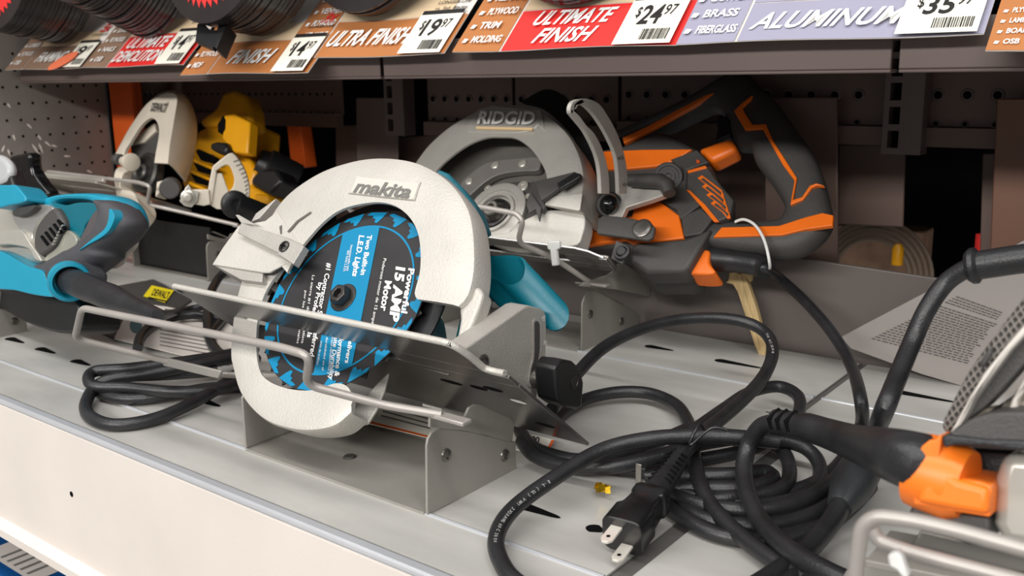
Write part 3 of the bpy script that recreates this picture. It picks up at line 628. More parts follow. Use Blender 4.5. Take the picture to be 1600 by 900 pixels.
# black bevel knob
kc = None
b = MB(); b.slab([FBL.w(math.cos(a)*.1035, max(-.026, math.sin(a)*.1035), .008) for a in [2*math.pi*i/64 for i in range(64)]], ae*.002); b.build('inner_guard_wall', M_black, ug)
b = MB(); b.lathe(FXB.px(836, 590, 0), -FXB.ez, [(0, .0085), (.004, .0085), (.010, .006)], 20); b.build('washer', M_screw, saw)
b = MB(); FK = Fr(FXB.px(860, 592, -.008), (0, 1, 0), (0, 0, 1), (-1, 0, 0))
kp = c5((462, 580), (500, 540), (560, 545), (605, 585), (622, 660), (612, 790), (590, 805), (520, 790), (478, 760), (468, 680))
b.slab([FK.px(x, y) for x, y in kp], -FK.ez*.021); k_ = b.build('bevel_knob', M_black, saw, .0025, 3)
b = MB(); fx = Fr(FK.w(0, 0, -.0), (1, 0, 0), (0, 0, 1), (0, 1, 0)); b.lathe(FK.w(0.004, 0, -.0212), -FK.ez, [(0, .0055), (.0004, .0055), (.0004, .004), (-.0005, .0035)], 16); b.build('knob_socket', M_dsteel, k_)
# blade support visible right below the shoe
b = MB(); b.slab([FBL.px(x, y, .022) for x, y in [(592, 596), (607, 582), (600, 612), (588, 640), (574, 662), (546, 668), (552, 640)]], ae*.003); b.build('lower_guard_rear', M_alu2, saw, .001)
b = MB(); b.slab([FBL.px(x, y, .016) for x, y in [(640, 545), (620, 560), (690, 562), (706, 580), (700, 586), (660, 575)]], ae*.002); b.build('spring_arm', M_msteel, saw, .0005)
# ================================================================== ORANGE AND CHARCOAL SAW (back right)
rs = thing('circular_saw', 'orange and charcoal circular saw with grey guard and large looped rear handle', 'circular saw', (-.66, .98, .02))
r3 = crop(620, 110, 4); r4 = crop(900, 110, 3.81); r5 = crop(700, 300, 3.077); r7 = crop(860, 300, 3.461)
FR = Fr(unp(778, 325, ae, ae.dot(FBL.o+V((0, .345, 0)))), ax, an, ae)
M_rdark = mat('inner_guard_dark', (104, 100, 95), .5, .3, .1, 30)
OFR = -.014
outer = cr2(r3((60, 640), (120, 552), (200, 450), (330, 338), (470, 255), (520, 228), (600, 212), (700, 203), (800, 210), (905, 242), (1000, 315), (1080, 400), (1135, 500), (1165, 600), (1172, 690), (1160, 790), (1148, 870)), 4)
inner = cr2(r3((200, 700), (262, 610), (350, 530), (450, 462), (560, 420), (650, 416), (742, 424), (830, 482), (895, 565), (935, 650), (938, 740), (930, 800), (928, 842)), 4)
g = guard('upper_guard', FR, outer, inner, OFR, .045, rs, M_alu2, 70, r=.008)
b = MB(); a0, a1, a2 = r3((500, 330), (858, 335), (512, 256)); text_px(b, FR, 'RIDGID', a0, a1, a2, OFR-.0052, 0, bold=.03, shear=.12)
b.slab([FR.px(x, y, OFR-.0045) for x, y in r3((495, 350), (850, 358), (845, 373), (495, 364))], ae*.002, 1)
b.build('raised_lettering', [mat('bare_metal_letters', (236, 234, 230), .35), mat('pale_gold_print', (226, 196, 150), .4)], g)
b = MB(); b.slab([FR.px(x, y, OFR-.002) for x, y in r3((430, 345), (510, 240), (600, 215), (900, 245), (915, 300), (925, 385), (880, 340), (850, 378), (740, 395), (560, 395), (440, 380))], ae*.003); b.build('flat_pad', M_alu2, g, .0015)
# inner cavity: rear guard wall, bolted arc, hub rings
b = MB(); cpt = FR.px(*r3((640, 700))[0], .02)
cav = cr2(r3((120, 700), (262, 560), (420, 440), (560, 395), (760, 400), (900, 500), (960, 650), (960, 860), (800, 1000), (500, 1100), (300, 1000)), 3, True)
b.slab([FR.px(x, y, .022) for x, y in cav], ae*.004); b.build('inner_guard_wall', M_rdark, g)
b = MB(); b.slab([FR.px(x, y, .010) for x, y in cr2(r3((395, 720), (430, 670), (520, 600), (600, 565), (740, 550), (880, 540), (900, 560), (895, 600), (870, 625), (760, 630), (640, 650), (560, 690), (500, 740), (440, 790), (410, 780)), 3, True)], ae*.010); arc = b.build('bolted_arc', mat('grey_cast_arc', (120, 116, 112), .45, .2, .08, 40), rs, .001)
for x, y in r3((458, 700), (620, 600), (792, 590)):
    b = MB(); b.lathe(FR.px(x, y, .012), -ae, [(0, .0085), (.0015, .0082), (.0015, .0058), (.0035, .0055), (.0042, .0045)], 18); b.build('bolt', M_silver, arc)
b = MB(); b.slab([FR.px(x, y, .010) for x, y in cr2(r3((480, 800), (560, 740), (700, 700), (840, 700), (900, 780), (900, 900), (820, 960), (600, 1060), (480, 980)), 3, True)], ae*.012); gb = b.build('gear_case', M_dgrey, rs, .002)
HB = FR.px(774, 333, .006)
b = MB(); b.lathe(HB, -ae, [(-.006, .043), (.002, .043), (.003, .040), (.003, .033), (.001, .032), (.001, .029), (.004, .028), (.004, .024), (-.002, .0235), (-.002, .015), (-.005, .014)], 40); b.build('bearing_rings', M_alu2, gb)
b = MB(); b.lathe(HB, -ae, [(-.002, .021), (.0025, .020), (.0035, .017), (.000, .0155), (-.001, .0115)], 32); b.lathe(HB, -ae, [(-.002, .0105), (.012, .0105), (.0135, .009), (.0135, .006), (.004, .0055)], 24, 1); b.build('arbor', [M_dsteel, M_msteel], gb)
b = MB()
for x, y, R in [(*r3((792, 730))[0], .0075), (*r3((826, 792))[0], .004), (*r3((575, 745))[0], .005)]:
    b = MB(); b.lathe(FR.px(x, y, .0095), -ae, [(0, R), (.003, R), (.004, R*.7), (.004, R*.5), (.0025, R*.45)], 18); b.build('case_screw', M_silver, gb)
# lower guard plate and blade-side skirt
b = MB(); b.slab([FR.px(x, y, -.004) for x, y in cr2([(806, 350), (830, 338), (850, 329), (880, 328), (908, 332), (914, 345), (910, 365), (901, 382), (870, 386), (836, 384), (800, 384), (760, 372), (770, 366), (795, 362)], 3, True)], ae*.022); b.build('lower_guard', M_alu, rs, .003, 3)
b = MB(); b.slab([FR.px(x, y, OFR-.001) for x, y in r3((925, 840), (940, 790), (1160, 770), (1145, 870), (1130, 875))], ae*.002); b.build('guard_tip', M_alu, g, .0006)
# retracting lever
b = MB(); b.slab([FR.px(x, y, OFR-.010) for x, y in r3((860, 700), (880, 690), (1000, 660), (1110, 632), (1148, 650), (1010, 735), (905, 812), (890, 790))], ae*.006); lv = b.build('guard_lever', M_dgrey, g, .001)
b = MB(); b.slab([FR.px(x, y, OFR-.014) for x, y in r3((1000, 705), (1110, 635), (1150, 645), (1145, 665), (1070, 710), (1015, 745))], ae*.006); b.build('lever_tip', M_black, lv, .001)
b = MB(); b.slab([FR.px(x, y, OFR+.002) for x, y in r3((840, 690), (880, 700), (930, 850), (905, 880), (860, 800))], ae*.008); b.slab([FR.px(x, y, OFR-.002) for x, y in r5((385, 20), (400, 5), (432, 50), (448, 75), (437, 140), (420, 80), (390, 100), (375, 60))], ae*.004); b.build('lever_link', M_dgrey, lv, .0008)
# shoe
WB = .024; FRS = Fr(unp(860, 382, ae, ae.dot(FR.o-ae*.024)), ax, ae, an); q = lambda p: FRS.loc(unp(p[0], p[1], an, an.dot(FRS.o)))
fr_x = q((955, 425)).x; Wr = .15
c9 = q((962, 425)); e9 = [(q(p_).x, max(0, q(p_).y)) for p_ in ((898, 389), (918, 394))]; fr_x = c9.x; Wr = c9.y
shoe(FRS, rs, fr_x-.27, fr_x, Wr, (WB-.004, WB+.012, fr_x-.22, fr_x-.055), edge=e9+[(fr_x-.004, WB-.006), (fr_x-.002, WB-.005)], mt=M_steel)
b = MB(); b.slab([FRS.w(a, c, .0028) for a, c in ((fr_x-.03, WB+.0), (fr_x, WB+.0), (fr_x, Wr), (fr_x-.012, Wr), (fr_x-.03, Wr*.8))], an*.005); b.build('shoe_rim', M_msteel, rs, .0015)
# bevel quadrant (arc with a slot), front plane
FQ = Fr((FRS.w(fr_x-.008, 0).x, .95, .15), (0, 1, 0), (0, 0, 1), (-1, 0, 0))
ao = cr2(r4((-20, 240), (-10, 200), (30, 172), (75, 170), (140, 200), (190, 270), (235, 350), (275, 450), (300, 560), (308, 660), (300, 735)), 5)
ai = cr2(r4((-20, 240), (20, 290), (60, 350), (110, 425), (155, 500), (182, 580), (195, 660), (196, 735)), 5)
si = cr2(r4((4, 228), (12, 206), (45, 205), (100, 255), (150, 325), (195, 405), (235, 500), (250, 600), (256, 735)), 5)
sj = cr2(r4((4, 228), (45, 285), (90, 345), (130, 415), (165, 490), (185, 570), (200, 660), (204, 735)), 5)
def band2(b, A, B, fr, off, th, m=0, n=30):
    A = resample([fr.px(x, y, off) for x, y in A], n); B = resample([fr.px(x, y, off) for x, y in B], n); vs = []
    for i in range(n): vs += [A[i], B[i], B[i]+fr.ez*th, A[i]+fr.ez*th]
    b.add(vs, [(4*i+j, 4*i+4+j, 4*i+4+(j+1) % 4, 4*i+(j+1) % 4) for i in range(n-1) for j in range(4)]+[(0, 1, 2, 3), tuple(range(4*n-4, 4*n))], m)
in2 = cr2(r4((-30, 260), (20, 320), (55, 365), (100, 450), (130, 530), (145, 620), (150, 735)), 5)
sl1 = cr2(r4((-12, 215), (45, 285), (62, 340), (110, 375), (150, 470), (180, 570), (196, 735)), 5)
b = MB(); band2(b, ao, si, FQ, 0, .005); band2(b, in2, cr2(r4((-30, 225), (20, 270), (65, 330), (110, 375), (155, 460), (185, 560), (198, 650), (200, 735)), 5), FQ, 0, .005)
b.slab([FQ.px(x, y, 0) for x, y in cr2(r4((-30, 262), (-34, 225), (-15, 185), (35, 170), (60, 185), (15, 210), (-8, 228), (-12, 245)), 3, True)], FQ.ez*.005)
qd = b.build('bevel_quadrant', M_alu2, rs, .0008)
b = MB()
for s_, p0, p1, pu in [('45', (250, 535), (285, 530), (245, 512)), ('0', (280, 690), (300, 688), (278, 672))]:
    a, c, d = r4(p0, p1, pu); text_px(b, FQ, s_, a, c, d, -.0008, 0)
b.build('quadrant_scale', M_dgrey, qd)
b = MB(); b.slab([FR.px(x, y, .035) for x, y in cr2(r3((780, 205), (850, 150), (920, 118), (990, 125), (1070, 180), (1105, 260), (1180, 380), (1240, 480), (1235, 700), (1200, 600), (1100, 420), (1000, 310), (905, 240)), 3, True)], ae*.03); b.build('spring_hood', M_black, rs, .003)
FQ0 = FQ; FQ = Fr(FR.o+ae*.020, ax, an, ae)
# depth lever, link plate, black ball knob
b = MB(); b.slab([FQ.px(x, y, -.004) for x, y in r4((165, 735), (300, 728), (300, 690), (345, 640), (500, 640), (540, 705), (530, 740), (440, 772), (300, 815), (270, 880), (160, 880), (140, 800))], FQ.ez*.008); b.build('bevel_plate', M_alu2, rs, .001)
b = MB(); b.tube([FQ.px(*r4(p)[0], -.012) for p in ((318, 655), (400, 657), (500, 660), (545, 690), (556, 735))], [.0075, .0085, .009, .009, .007], 14); b.build('depth_lever', M_dgrey, rs)
b = MB(); d0 = FQ.px(*r4((548, 635))[0], .012); dn = V((.5, -.8, .3)).normalized(); b.lathe(d0, dn, [(-.02, .017), (.003, .017), (.0045, .0155), (.0045, .0125), (.003, .012), (.003, .0085), (.0045, .008), (.0045, .004), (.003, .0035)], 32); b.build('pivot_disc', M_dgrey, rs)
b = MB(); kc = FQ.px(*r4((196, 800))[0], -.010); kn = V((.6, -.75, .2)).normalized(); b.lathe(kc-kn*.004, kn, [(0, .0155), (.002, .0155), (.004, .0135)], 24, 0)
pr = [(.002, .0115)]+[(.006+.0115*math.sin(a), .0115*math.cos(a)) for a in [math.pi/2*k/8 for k in range(8)]]+[(.0175, .0005)]; b.lathe(kc-kn*.004, kn, pr, 26, 1); b.build('ball_knob', [M_dsteel, mat('gloss_black_plastic', (18, 18, 19), .12)], rs)
b = MB(); lp = r5((712, 190), (716, 130), (745, 110), (855, 120), (975, 145), (995, 170), (985, 215), (960, 232), (720, 200)); b.slab([FQ.px(x, y, -.008) for x, y in lp], FQ.ez*.005); l_ = b.build('link_plate', M_dgrey, rs, .0015)
b = MB(); b.lathe(FQ.px(*r5((934, 176))[0], -.008), -FQ.ez, [(0, .012), (.002, .0115), (.0028, .010), (.0028, .0075), (.0022, .007)], 24); b.build('rivet', M_screw, l_)
b = MB(); b.slab([FQ.px(x, y, -.010) for x, y in r5((782, 320), (790, 290), (808, 232), (826, 240), (860, 255), (850, 320), (835, 345))], FQ.ez*.005); b.lathe(FQ.px(*r5((842, 295))[0], -.010), -FQ.ez, [(0, .010), (.004, .0095), (.004, .006), (.006, .0055)], 20, 1); b.build('fence_clamp', [M_dgrey, M_black], rs, .0008)
# motor body, facets and vents -- plane parallel to the blade behind the gear case
FM = Fr(FR.o+ae*.045, ax, an, ae)
M_rg = M_dgrey
def rp(name, pts, off, th, mt, par=rs, bev=.002, seg=2, cv=None, k=3):
    pts = cr2(pts, k, True) if cv else pts
    b = MB(); b.slab([FM.px(x, y, off) for x, y in pts], ae*th); return b.build(name, mt, par, bev, seg)
body = rp('motor_body', r4((60, 560), (70, 480), (270, 440), (480, 355), (560, 370), (720, 465), (790, 545), (860, 680), (880, 860))+r7((895, 165), (830, 260), (745, 400), (720, 430), (520, 435), (430, 390), (440, 290), (150, 290), (180, 160)), .0, .06, M_rg, bev=.008, seg=3)
rp('orange_top_panel', r4((90, 500), (170, 480), (400, 470), (690, 468), (580, 540), (470, 570), (300, 585), (90, 592)), -.004, .006, M_orange, body, .0012)
rp('orange_lower_panel', r7((155, 295), (180, 160), (250, 160), (440, 130), (450, 90), (590, 48), (695, 125), (722, 248), (545, 270), (440, 275), (400, 255)), -.005, .007, M_orange, body, .0015)
rp('grey_shoulder', r4((560, 530), (640, 500), (720, 470), (790, 545), (660, 590), (655, 700), (740, 800), (620, 885), (600, 830), (490, 770), (545, 720), (640, 650), (600, 560)), -.006, .007, M_rg, body, .0015)
rp('grey_base_panel', r7((705, 135), (810, 85), (880, 140), (815, 225), (720, 240)), -.006, .007, M_rg, body, .0015)
rp('lower_shell', r7((432, 300), (470, 272), (725, 250), (800, 225), (870, 190), (745, 405), (715, 430), (520, 435), (432, 380)), -.008, .03, M_rg, body, .004)
vf = rp('vent_frame', r4((660, 600), (780, 565), (860, 680), (940, 770), (915, 870), (840, 899), (760, 810), (655, 715)), -.008, .01, M_rg, body, .002)
rp('vent_trim', r4((662, 595), (770, 565), (780, 580), (665, 610)), -.0095, .003, M_orange, vf, .0006)
rp('vent_trim', r4((655, 708), (680, 715), (770, 800), (850, 899), (820, 899), (745, 810)), -.0095, .003, M_orange, vf, .0006)
for i in range(4):
    dx, dy = i*26, i*50
    rp('vent_slot', r4((722+dx, 640+dy), (750+dx, 622+dy), (868+dx*.55, 712+dy*.86), (880+dx*.5, 745+dy*.86), (862+dx*.5, 752+dy*.86), (790+dx, 690+dy)), -.0098, .003, M_orange, vf, .0005)
    rp('vent_gap', r4((742+dx, 648+dy), (758+dx, 640+dy), (862+dx*.55, 722+dy*.86), (862+dx*.5, 740+dy*.86), (800+dx, 690+dy)), -.0108, .002, M_dgrey, vf, 0)
rp('vent_gap', r4((715, 530), (735, 535), (735, 550), (718, 552)), -.0075, .002, M_upright, body, 0)
# rear loop handle: outer outline minus window, built as a bent bar of outline pairs
ho = cr2(r4((270, 395), (430, 330), (700, 190), (880, 75), (980, 35), (1060, 60), (1110, 120), (1190, 190), (1270, 290), (1340, 390), (1400, 480), (1460, 600), (1500, 720), (1530, 850))+r7((1532, 150), (1518, 195), (1465, 265), (1350, 340), (1190, 352), (1000, 335), (850, 310)), 4)
hi = cr2(r4((300, 445), (450, 380), (640, 310), (800, 240), (870, 260), (925, 320), (930, 375), (960, 465), (1040, 470), (1075, 560), (1120, 620), (1180, 700), (1230, 780), (1255, 835))+r7((1275, 115), (1250, 165), (1170, 178), (1050, 182), (930, 180), (870, 200), (830, 250)), 4)
b = MB(); n = 64; O = resample([FM.px(x, y, .018) for x, y in ho], n); I = resample([FM.px(x, y, .018) for x, y in hi], n); vs = []; K = 16; D = .019
for i in range(n):
    c = (O[i]+I[i])/2; h = (O[i]-I[i])/2
    for j in range(K):
        a = 2*math.pi*j/K; ca, sa = math.cos(a), math.sin(a); f = lambda t: math.copysign(abs(t)**.7, t); vs.append(c+h*f(ca)+ae*D*f(sa))
b.add(vs, [(i*K+j, (i+1)*K+j, (i+1)*K+(j+1) % K, i*K+(j+1) % K) for i in range(n-1) for j in range(K)]+[tuple(range(K)), tuple(range((n-1)*K, n*K))])
hd = b.build('rear_handle', M_rg, rs)
def on_handle(name, pts, mt, off=-.0035, th=.006, bev=.0008): return rp(name, pts, off, th, mt, hd, bev)
on_handle('orange_stripe', r4((275, 400), (420, 335), (700, 180), (885, 72), (875, 105), (700, 210), (430, 360), (285, 435)), M_orange, .0)
zz = r4((1050, 145), (1038, 175), (990, 218), (1000, 245), (1050, 322), (1130, 318), (1175, 420), (1315, 640), (1290, 770), (1345, 752), (1390, 685), (1430, 670), (1478, 685), (1430, 682), (1400, 700), (1352, 768), (1275, 800), (1300, 655), (1230, 560), (1110, 345), (1005, 350), (940, 240), (985, 195))
on_handle('orange_zigzag', zz, M_orange, -.0035)
on_handle('orange_base_stripe', r7((1530, 125), (1525, 180), (1380, 200), (1250, 232), (880, 243), (925, 190), (1235, 182), (1380, 135), (1470, 112)), M_orange, -.003)
rp('orange_neck', r4((720, 465), (920, 395), (960, 465), (800, 545)), .004, .026, M_orange, rs, .006, 3)
b = MB(); b.slab([FM.px(x, y, .012) for x, y in cr2(r4((860, 260), (900, 285), (925, 330), (925, 380), (880, 400), (830, 420), (840, 350), (835, 290)), 3, True)], ae*.012); b.build('trigger', M_black, hd, .002)
# cord boot and power cord
rp('cord_collar', cr2(r7((790, 330), (858, 313), (858, 380), (888, 438), (760, 440), (745, 410)), 3, True), .004, .03, M_orange, rs, .006, 3)
Y5 = FM.px(1130, 405, .02).y
pts = [FM.px(1106, 404, .02), FM.px(1150, 408, .02), FM.px(1185, 414, .018), FM.px(1198, 420, .016)]
b = MB(); b.tube(cr(pts, 6), [.0135]*6+[.0125]*7+[.0118]*4+[.0125, .0125], 18); b.build('cord_boot', M_rubber, rs)
RC = .0046
def cable(name, pts, parent, r=RC, k=8, mt=None): b = MB(); b.tube(cr(pts, k), r, 12); return b.build(name, mt or M_rubber, parent)
e5 = pts[-1]
cable('power_cord', [e5-V((.01, 0, 0)), e5, PY(1222, 438, 1.0), PY(1262, 475, .97), PY(1300, 520, .93), PY(1330, 572, .88), PY(1345, 625, .80), PZ(1346, 665, .012), PZ(1330, 700, .006), PZ(1290, 745, .006), PZ(1220, 770, .006), PZ(1120, 760, .006), PZ(1010, 738, .006), PZ(900, 722, .006), PZ(835, 700, .006), PZ(812, 672, .006)], rs, .0058)
# ================================================================== zip ties, wooden stick
b = MB(); c = FM.px(1178, 372, -.004); cc = [FM.px(1150, 346, -.006), FM.px(1163, 343, -.010), FM.px(1180, 352, -.012), FM.px(1194, 375, -.010), FM.px(1202, 408, -.002), FM.px(1200, 420, .02), FM.px(1175, 400, .045), FM.px(1150, 360, .045), FM.px(1150, 346, -.006)]
b.tube(cr(cc, 5), .0016, 8); o = b.build('zip_tie', M_ziptie, None); tag(o, 'thin white tie looped round the orange saw lower handle and cord', 'zip tie')
b = MB(); zt = FRS.w; P0 = PY(856, 376, FR.o.y-.06)
q1 = [PY(x, y, FR.o.y-.075) for x, y in ((854, 377), (873, 377), (874, 388), (869, 391), (871, 415), (862, 416), (859, 391), (855, 389))]; b.slab(q1, (0, .005, 0)); o = b.build('zip_tie', M_ziptie, None, .001); tag(o, 'white nylon tie on the grey wire guard before the orange saw', 'zip tie')
b = MB(); p0 = PY(1160, 425, 1.02); st = r7((945, 490), (960, 480), (965, 435), (985, 420), (1060, 425), (1090, 440), (1080, 490), (1060, 470), (1075, 520), (1110, 620), (1135, 720), (1165, 830), (1160, 888), (1130, 893), (1100, 820), (1050, 660), (1010, 540), (985, 500))
b.slab([PY(x, y, 1.000) for x, y in st], (0, .008, 0)); o = b.build('wooden_stick', M_wood, None, .0015); tag(o, 'pale wooden stick hanging from the cord of the orange saw', 'stick')
b = MB(); b.slab([PY(x, y, .9985) for x, y in r7((1010, 440), (1030, 445), (1045, 520), (1100, 700), (1130, 850), (1118, 850), (1080, 710), (1030, 560), (1005, 480))], (0, .001, 0)); b.build('stick_ridge', M_wood, o, .0004)
# ================================================================== YELLOW SAW (back left)
ys = thing('circular_saw', 'yellow circular saw with cream guard at the back left', 'circular saw', (-1.40, .95, .03))
d1 = crop(160, 120, 3.91)
dx_, dn_, de_ = saw_axes(22)
FD = Fr(PY(228, 271, .865), dx_, dn_, de_)
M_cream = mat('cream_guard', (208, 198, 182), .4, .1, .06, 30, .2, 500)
outer = cr2(d1((80, 470), (112, 420), (145, 355), (185, 290), (235, 215), (290, 155), (350, 115), (400, 100), (450, 110), (455, 160), (440, 250), (425, 340), (410, 430), (400, 530)), 4)
inner = cr2(d1((125, 520), (140, 450), (165, 410), (195, 360), (235, 300), (275, 262), (305, 252), (330, 270), (345, 310), (345, 360), (335, 420), (325, 470), (318, 525)), 4)
def shell2(name, fr, outer, inner, sil, off, depth, parent, mt, n=50):
    O = resample([fr.px(x, y, off) for x, y in outer], n); I = resample([fr.px(x, y, off) for x, y in inner], n); S = resample([fr.px(x, y, off+depth) for x, y in sil], n); b = MB(); vs = []; z = fr.ez; k = 8
    for i in range(n):
        o_, i_, s_ = O[i], I[i], S[i]; m1 = o_.lerp(s_, .35)+(o_-i_).normalized()*.006; m2 = o_.lerp(s_, .7)+(o_-i_).normalized()*.005
        vs += [i_, o_, m1, m2, s_, s_+(i_-o_).normalized()*.004, o_+z*.006+(i_-o_).normalized()*.003, i_+z*.005]
    b.add(vs, [(i*k+j, (i+1)*k+j, (i+1)*k+(j+1) % k, i*k+(j+1) % k) for i in range(n-1) for j in range(k)]+[tuple(range(k)), tuple(range((n-1)*k, n*k))]); return b.build(name, mt, parent)
sil = cr2(d1((110, 480), (130, 420), (165, 350), (205, 285), (260, 205), (310, 150), (370, 105), (440, 92), (505, 120), (545, 170), (572, 250), (580, 340), (565, 450), (540, 560), (510, 640)), 4)
g = shell2('upper_guard', FD, outer, inner, sil, -.012, .055, ys, M_cream)
b = MB(); a0, a1, a2 = d1((308, 200), (376, 212), (318, 158)); b.slab([FD.px(x, y, -.0135) for x, y in d1((308, 150), (402, 152), (376, 218), (286, 212))], -dn_*0+de_*-.0008, 0)
a0, a1, a2 = d1((292, 206), (378, 212), (306, 158)); text_px(b, FD, 'DEWALT', a0, a1, a2, -.0162, 1, bold=.03); b.build('maker_plate', [M_cream, M_dgrey], g)
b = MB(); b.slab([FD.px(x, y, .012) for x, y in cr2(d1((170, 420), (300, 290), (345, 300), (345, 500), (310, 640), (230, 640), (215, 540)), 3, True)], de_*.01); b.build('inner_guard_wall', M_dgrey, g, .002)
b = MB(); b.slab([FD.px(x, y, .006) for x, y in d1((165, 415), (235, 340), (315, 280), (325, 330), (250, 400))], de_*.012); b.build('inner_rib', M_cream, g, .002)
b = MB(); b.lathe(FD.px(*d1((268, 590))[0], .004), -de_, [(-.01, .034), (.004, .034), (.006, .028), (.003, .024), (.003, .014), (.010, .013), (.012, .008), (.006, .006)], 30); b.build('arbor', M_dsteel, ys)
b = MB(); c = FD.px(*d1((160, 520))[0], -.02); ax3 = V((1, -.15, 0)).normalized(); b.lathe(c, ax3, [(-.02, .008), (-.016, .009), (-.004, .009), (0, .012), (.008, .0145), (.012, .0145), (.013, .012)], 24); b.build('guard_roller', M_cream, g)
b = MB(); c = FD.px(*d1((95, 505))[0], -.02); b.lathe(c, ax3, [(-.006, .009), (.008, .0095), (.010, .008)], 20); b.build('roller_cap', M_dgrey, g)
b = MB(); b.slab([FD.px(x, y, -.012) for x, y in cr2(d1((85, 560), (130, 540), (135, 480), (165, 560), (120, 600), (110, 680), (180, 700), (215, 760), (230, 830), (180, 899), (150, 899), (110, 820), (70, 640)), 3, True)], de_*.03); b.build('lower_guard', M_cream, ys, .004)
b = MB(); c = FD.px(*d1((415, 680))[0], -.005); b.lathe(c, V((.75, -.6, 0)), [(-.014, .016), (.010, .016), (.012, .014), (.012, .008)], 26); b.build('guard_stop', M_dgrey, ys)
b = MB(); b.slab([FD.px(x, y, -.008) for x, y in d1((330, 640), (370, 630), (355, 690), (320, 735))], de_*.02); b.build('guard_bumper', M_cream, ys, .002)
# shoe of the yellow saw
dS = FD.o-dn_*.034; FDS = Fr(dS-de_*.05, dx_, de_, dn_); qq = lambda x, y: FDS.loc(unp(x, y, dn_, dn_.dot(FDS.o)))
fx1 = qq(370, 352).x
shoe(FDS, ys, fx1-.30, fx1, .17, (.046, .062, fx1-.22, fx1-.06), cut=.02, mt=M_silver)
b = MB(); b.slab([FDS.w(x_, w_, .003) for x_, w_ in ((fx1-.3, 0), (fx1, 0), (fx1, .006), (fx1-.3, .006))], dn_*.006); b.build('shoe_rim', M_silver, ys, .001)
# bevel bracket and quadrant
FDQ = Fr(PY(360, 290, .855), (.64, .77, 0), (0, 0, 1), (-.77, .64, 0))
b = MB(); band2(b, cr2(d1((672, 548), (720, 510), (765, 475), (800, 470), (850, 530), (885, 610), (900, 690), (895, 760)), 4), cr2(d1((690, 580), (740, 545), (775, 545), (800, 600), (805, 640), (795, 680), (775, 700), (770, 730)), 4), FDQ, 0, .012)
b.slab([FDQ.px(x, y, .002) for x, y in d1((672, 550), (700, 560), (690, 640), (670, 780), (630, 780), (650, 660))], FDQ.ez*.008)
b.slab([FDQ.px(x, y, .004) for x, y in d1((700, 590), (730, 590), (770, 700), (770, 810), (700, 810), (650, 780), (690, 640))], FDQ.ez*.006)
b.slab([FDQ.px(x, y, -.002) for x, y in d1((480, 720), (520, 690), (650, 690), (660, 780), (620, 790), (500, 770))], FDQ.ez*.008)
q_ = b.build('bevel_quadrant', M_cream, ys, .0012)
b = MB()
for i in range(9):
    t = i/8; a, c = d1((800+72*t+22*math.sin(t*3.1), 520+200*t))[0], d1((838+48*t+22*math.sin(t*3.1), 505+200*t))[0]
    p, r_ = FDQ.px(*a, -.0006), FDQ.px(*c, -.0006); b.tube([p, r_], .0006, 5)
b.build('angle_marks', M_dgrey, q_)
b = MB(); b.lathe(FDQ.px(*d1((525, 733))[0], -.003), -FDQ.ez, [(0, .011), (.004, .011), (.006, .007), (.010, .006), (.0105, .004)], 16); b.slab([FDQ.px(x, y, -.006) for x, y in d1((505, 680), (525, 658), (545, 690), (590, 705), (580, 760), (545, 800), (500, 790), (470, 760))], FDQ.ez*.004); b.build('adjuster_nut', M_silver, ys, .001)
b = MB(); kc = FDQ.px(*d1((800, 778))[0], -.012); b.lathe(kc, V((1, -.3, .05)), [(0, .018), (.004, .0205), (.010, .020), (.013, .016), (.013, .008), (.010, .007)], 28); kd = FDQ.px(*d1((1010, 850))[0], .02); b.tube([kc, kd], [.018, .016], 18); b.build('bevel_knob', M_black, ys)
# yellow body
FDM = Fr(FD.o+de_*.075, dx_, dn_, de_)
def yp(name, pts, off, th, mt, par=ys, bev=.003, seg=2): b = MB(); b.slab([FDM.px(x, y, off) for x, y in d1(*pts)], de_*th); return b.build(name, mt, par, bev, seg)
yb_ = yp('motor_body', [(560, 430), (580, 330), (640, 300), (760, 240), (900, 270), (880, 480), (940, 580), (900, 660), (1010, 720), (960, 800), (760, 780), (640, 700), (500, 690), (480, 640)], .02, .07, M_yellow, bev=.006)
yp('tool_handle', [(590, 262), (690, 190), (735, 90), (800, 78), (870, 110), (900, 190), (910, 300), (870, 330), (740, 240), (720, 300), (600, 305)], .01, .035, M_yellow, bev=.008, seg=3)
yp('handle_block', [(740, 235), (800, 225), (900, 275), (885, 470), (800, 460), (730, 380)], -.014, .02, M_yellow, yb_, .003)
yp('handle_window', [(705, 290), (735, 238), (748, 260), (745, 320), (725, 350), (705, 335)], -.016, .004, M_void, yb_, 0)
yp('lock_knob', [(660, 405), (700, 395), (750, 400), (765, 430), (750, 470), (700, 465), (655, 440)], -.024, .02, M_black, yb_, .004)
for k_ in range(3):
    dy = 68*k_; dxk = -16*k_
    yp('vent_slot', [(570+dxk, 455+dy), (585+dxk, 440+dy), (690+dxk, 490+dy), (680+dxk, 530+dy), (600+dxk, 510+dy)], -.005, .008, M_void, yb_, 0)
    yp('vent_bar', [(562+dxk, 500+dy), (670+dxk, 548+dy), (664+dxk, 566+dy), (556+dxk, 520+dy)], -.012, .01, M_yellow, yb_, .001)
b = MB(); p0, p1 = FDM.px(*d1((940, 520))[0], .03), FDM.px(*d1((1180, 640))[0], .09); b.tube([p0, p0.lerp(p1, .2), p0.lerp(p1, .25), p1], [.022, .026, .031, .030], 18)
hg = b.build('rear_motor_cap', M_black, ys)
yp('front_grip', [(905, 620), (960, 560), (1060, 560), (1100, 640), (1010, 720), (905, 660)], .02, .04, M_black, ys, .008)
yp('side_strut', [(930, 710), (1010, 720), (1010, 760), (970, 790), (925, 760)], -.004, .03, M_yellow, ys, .004)
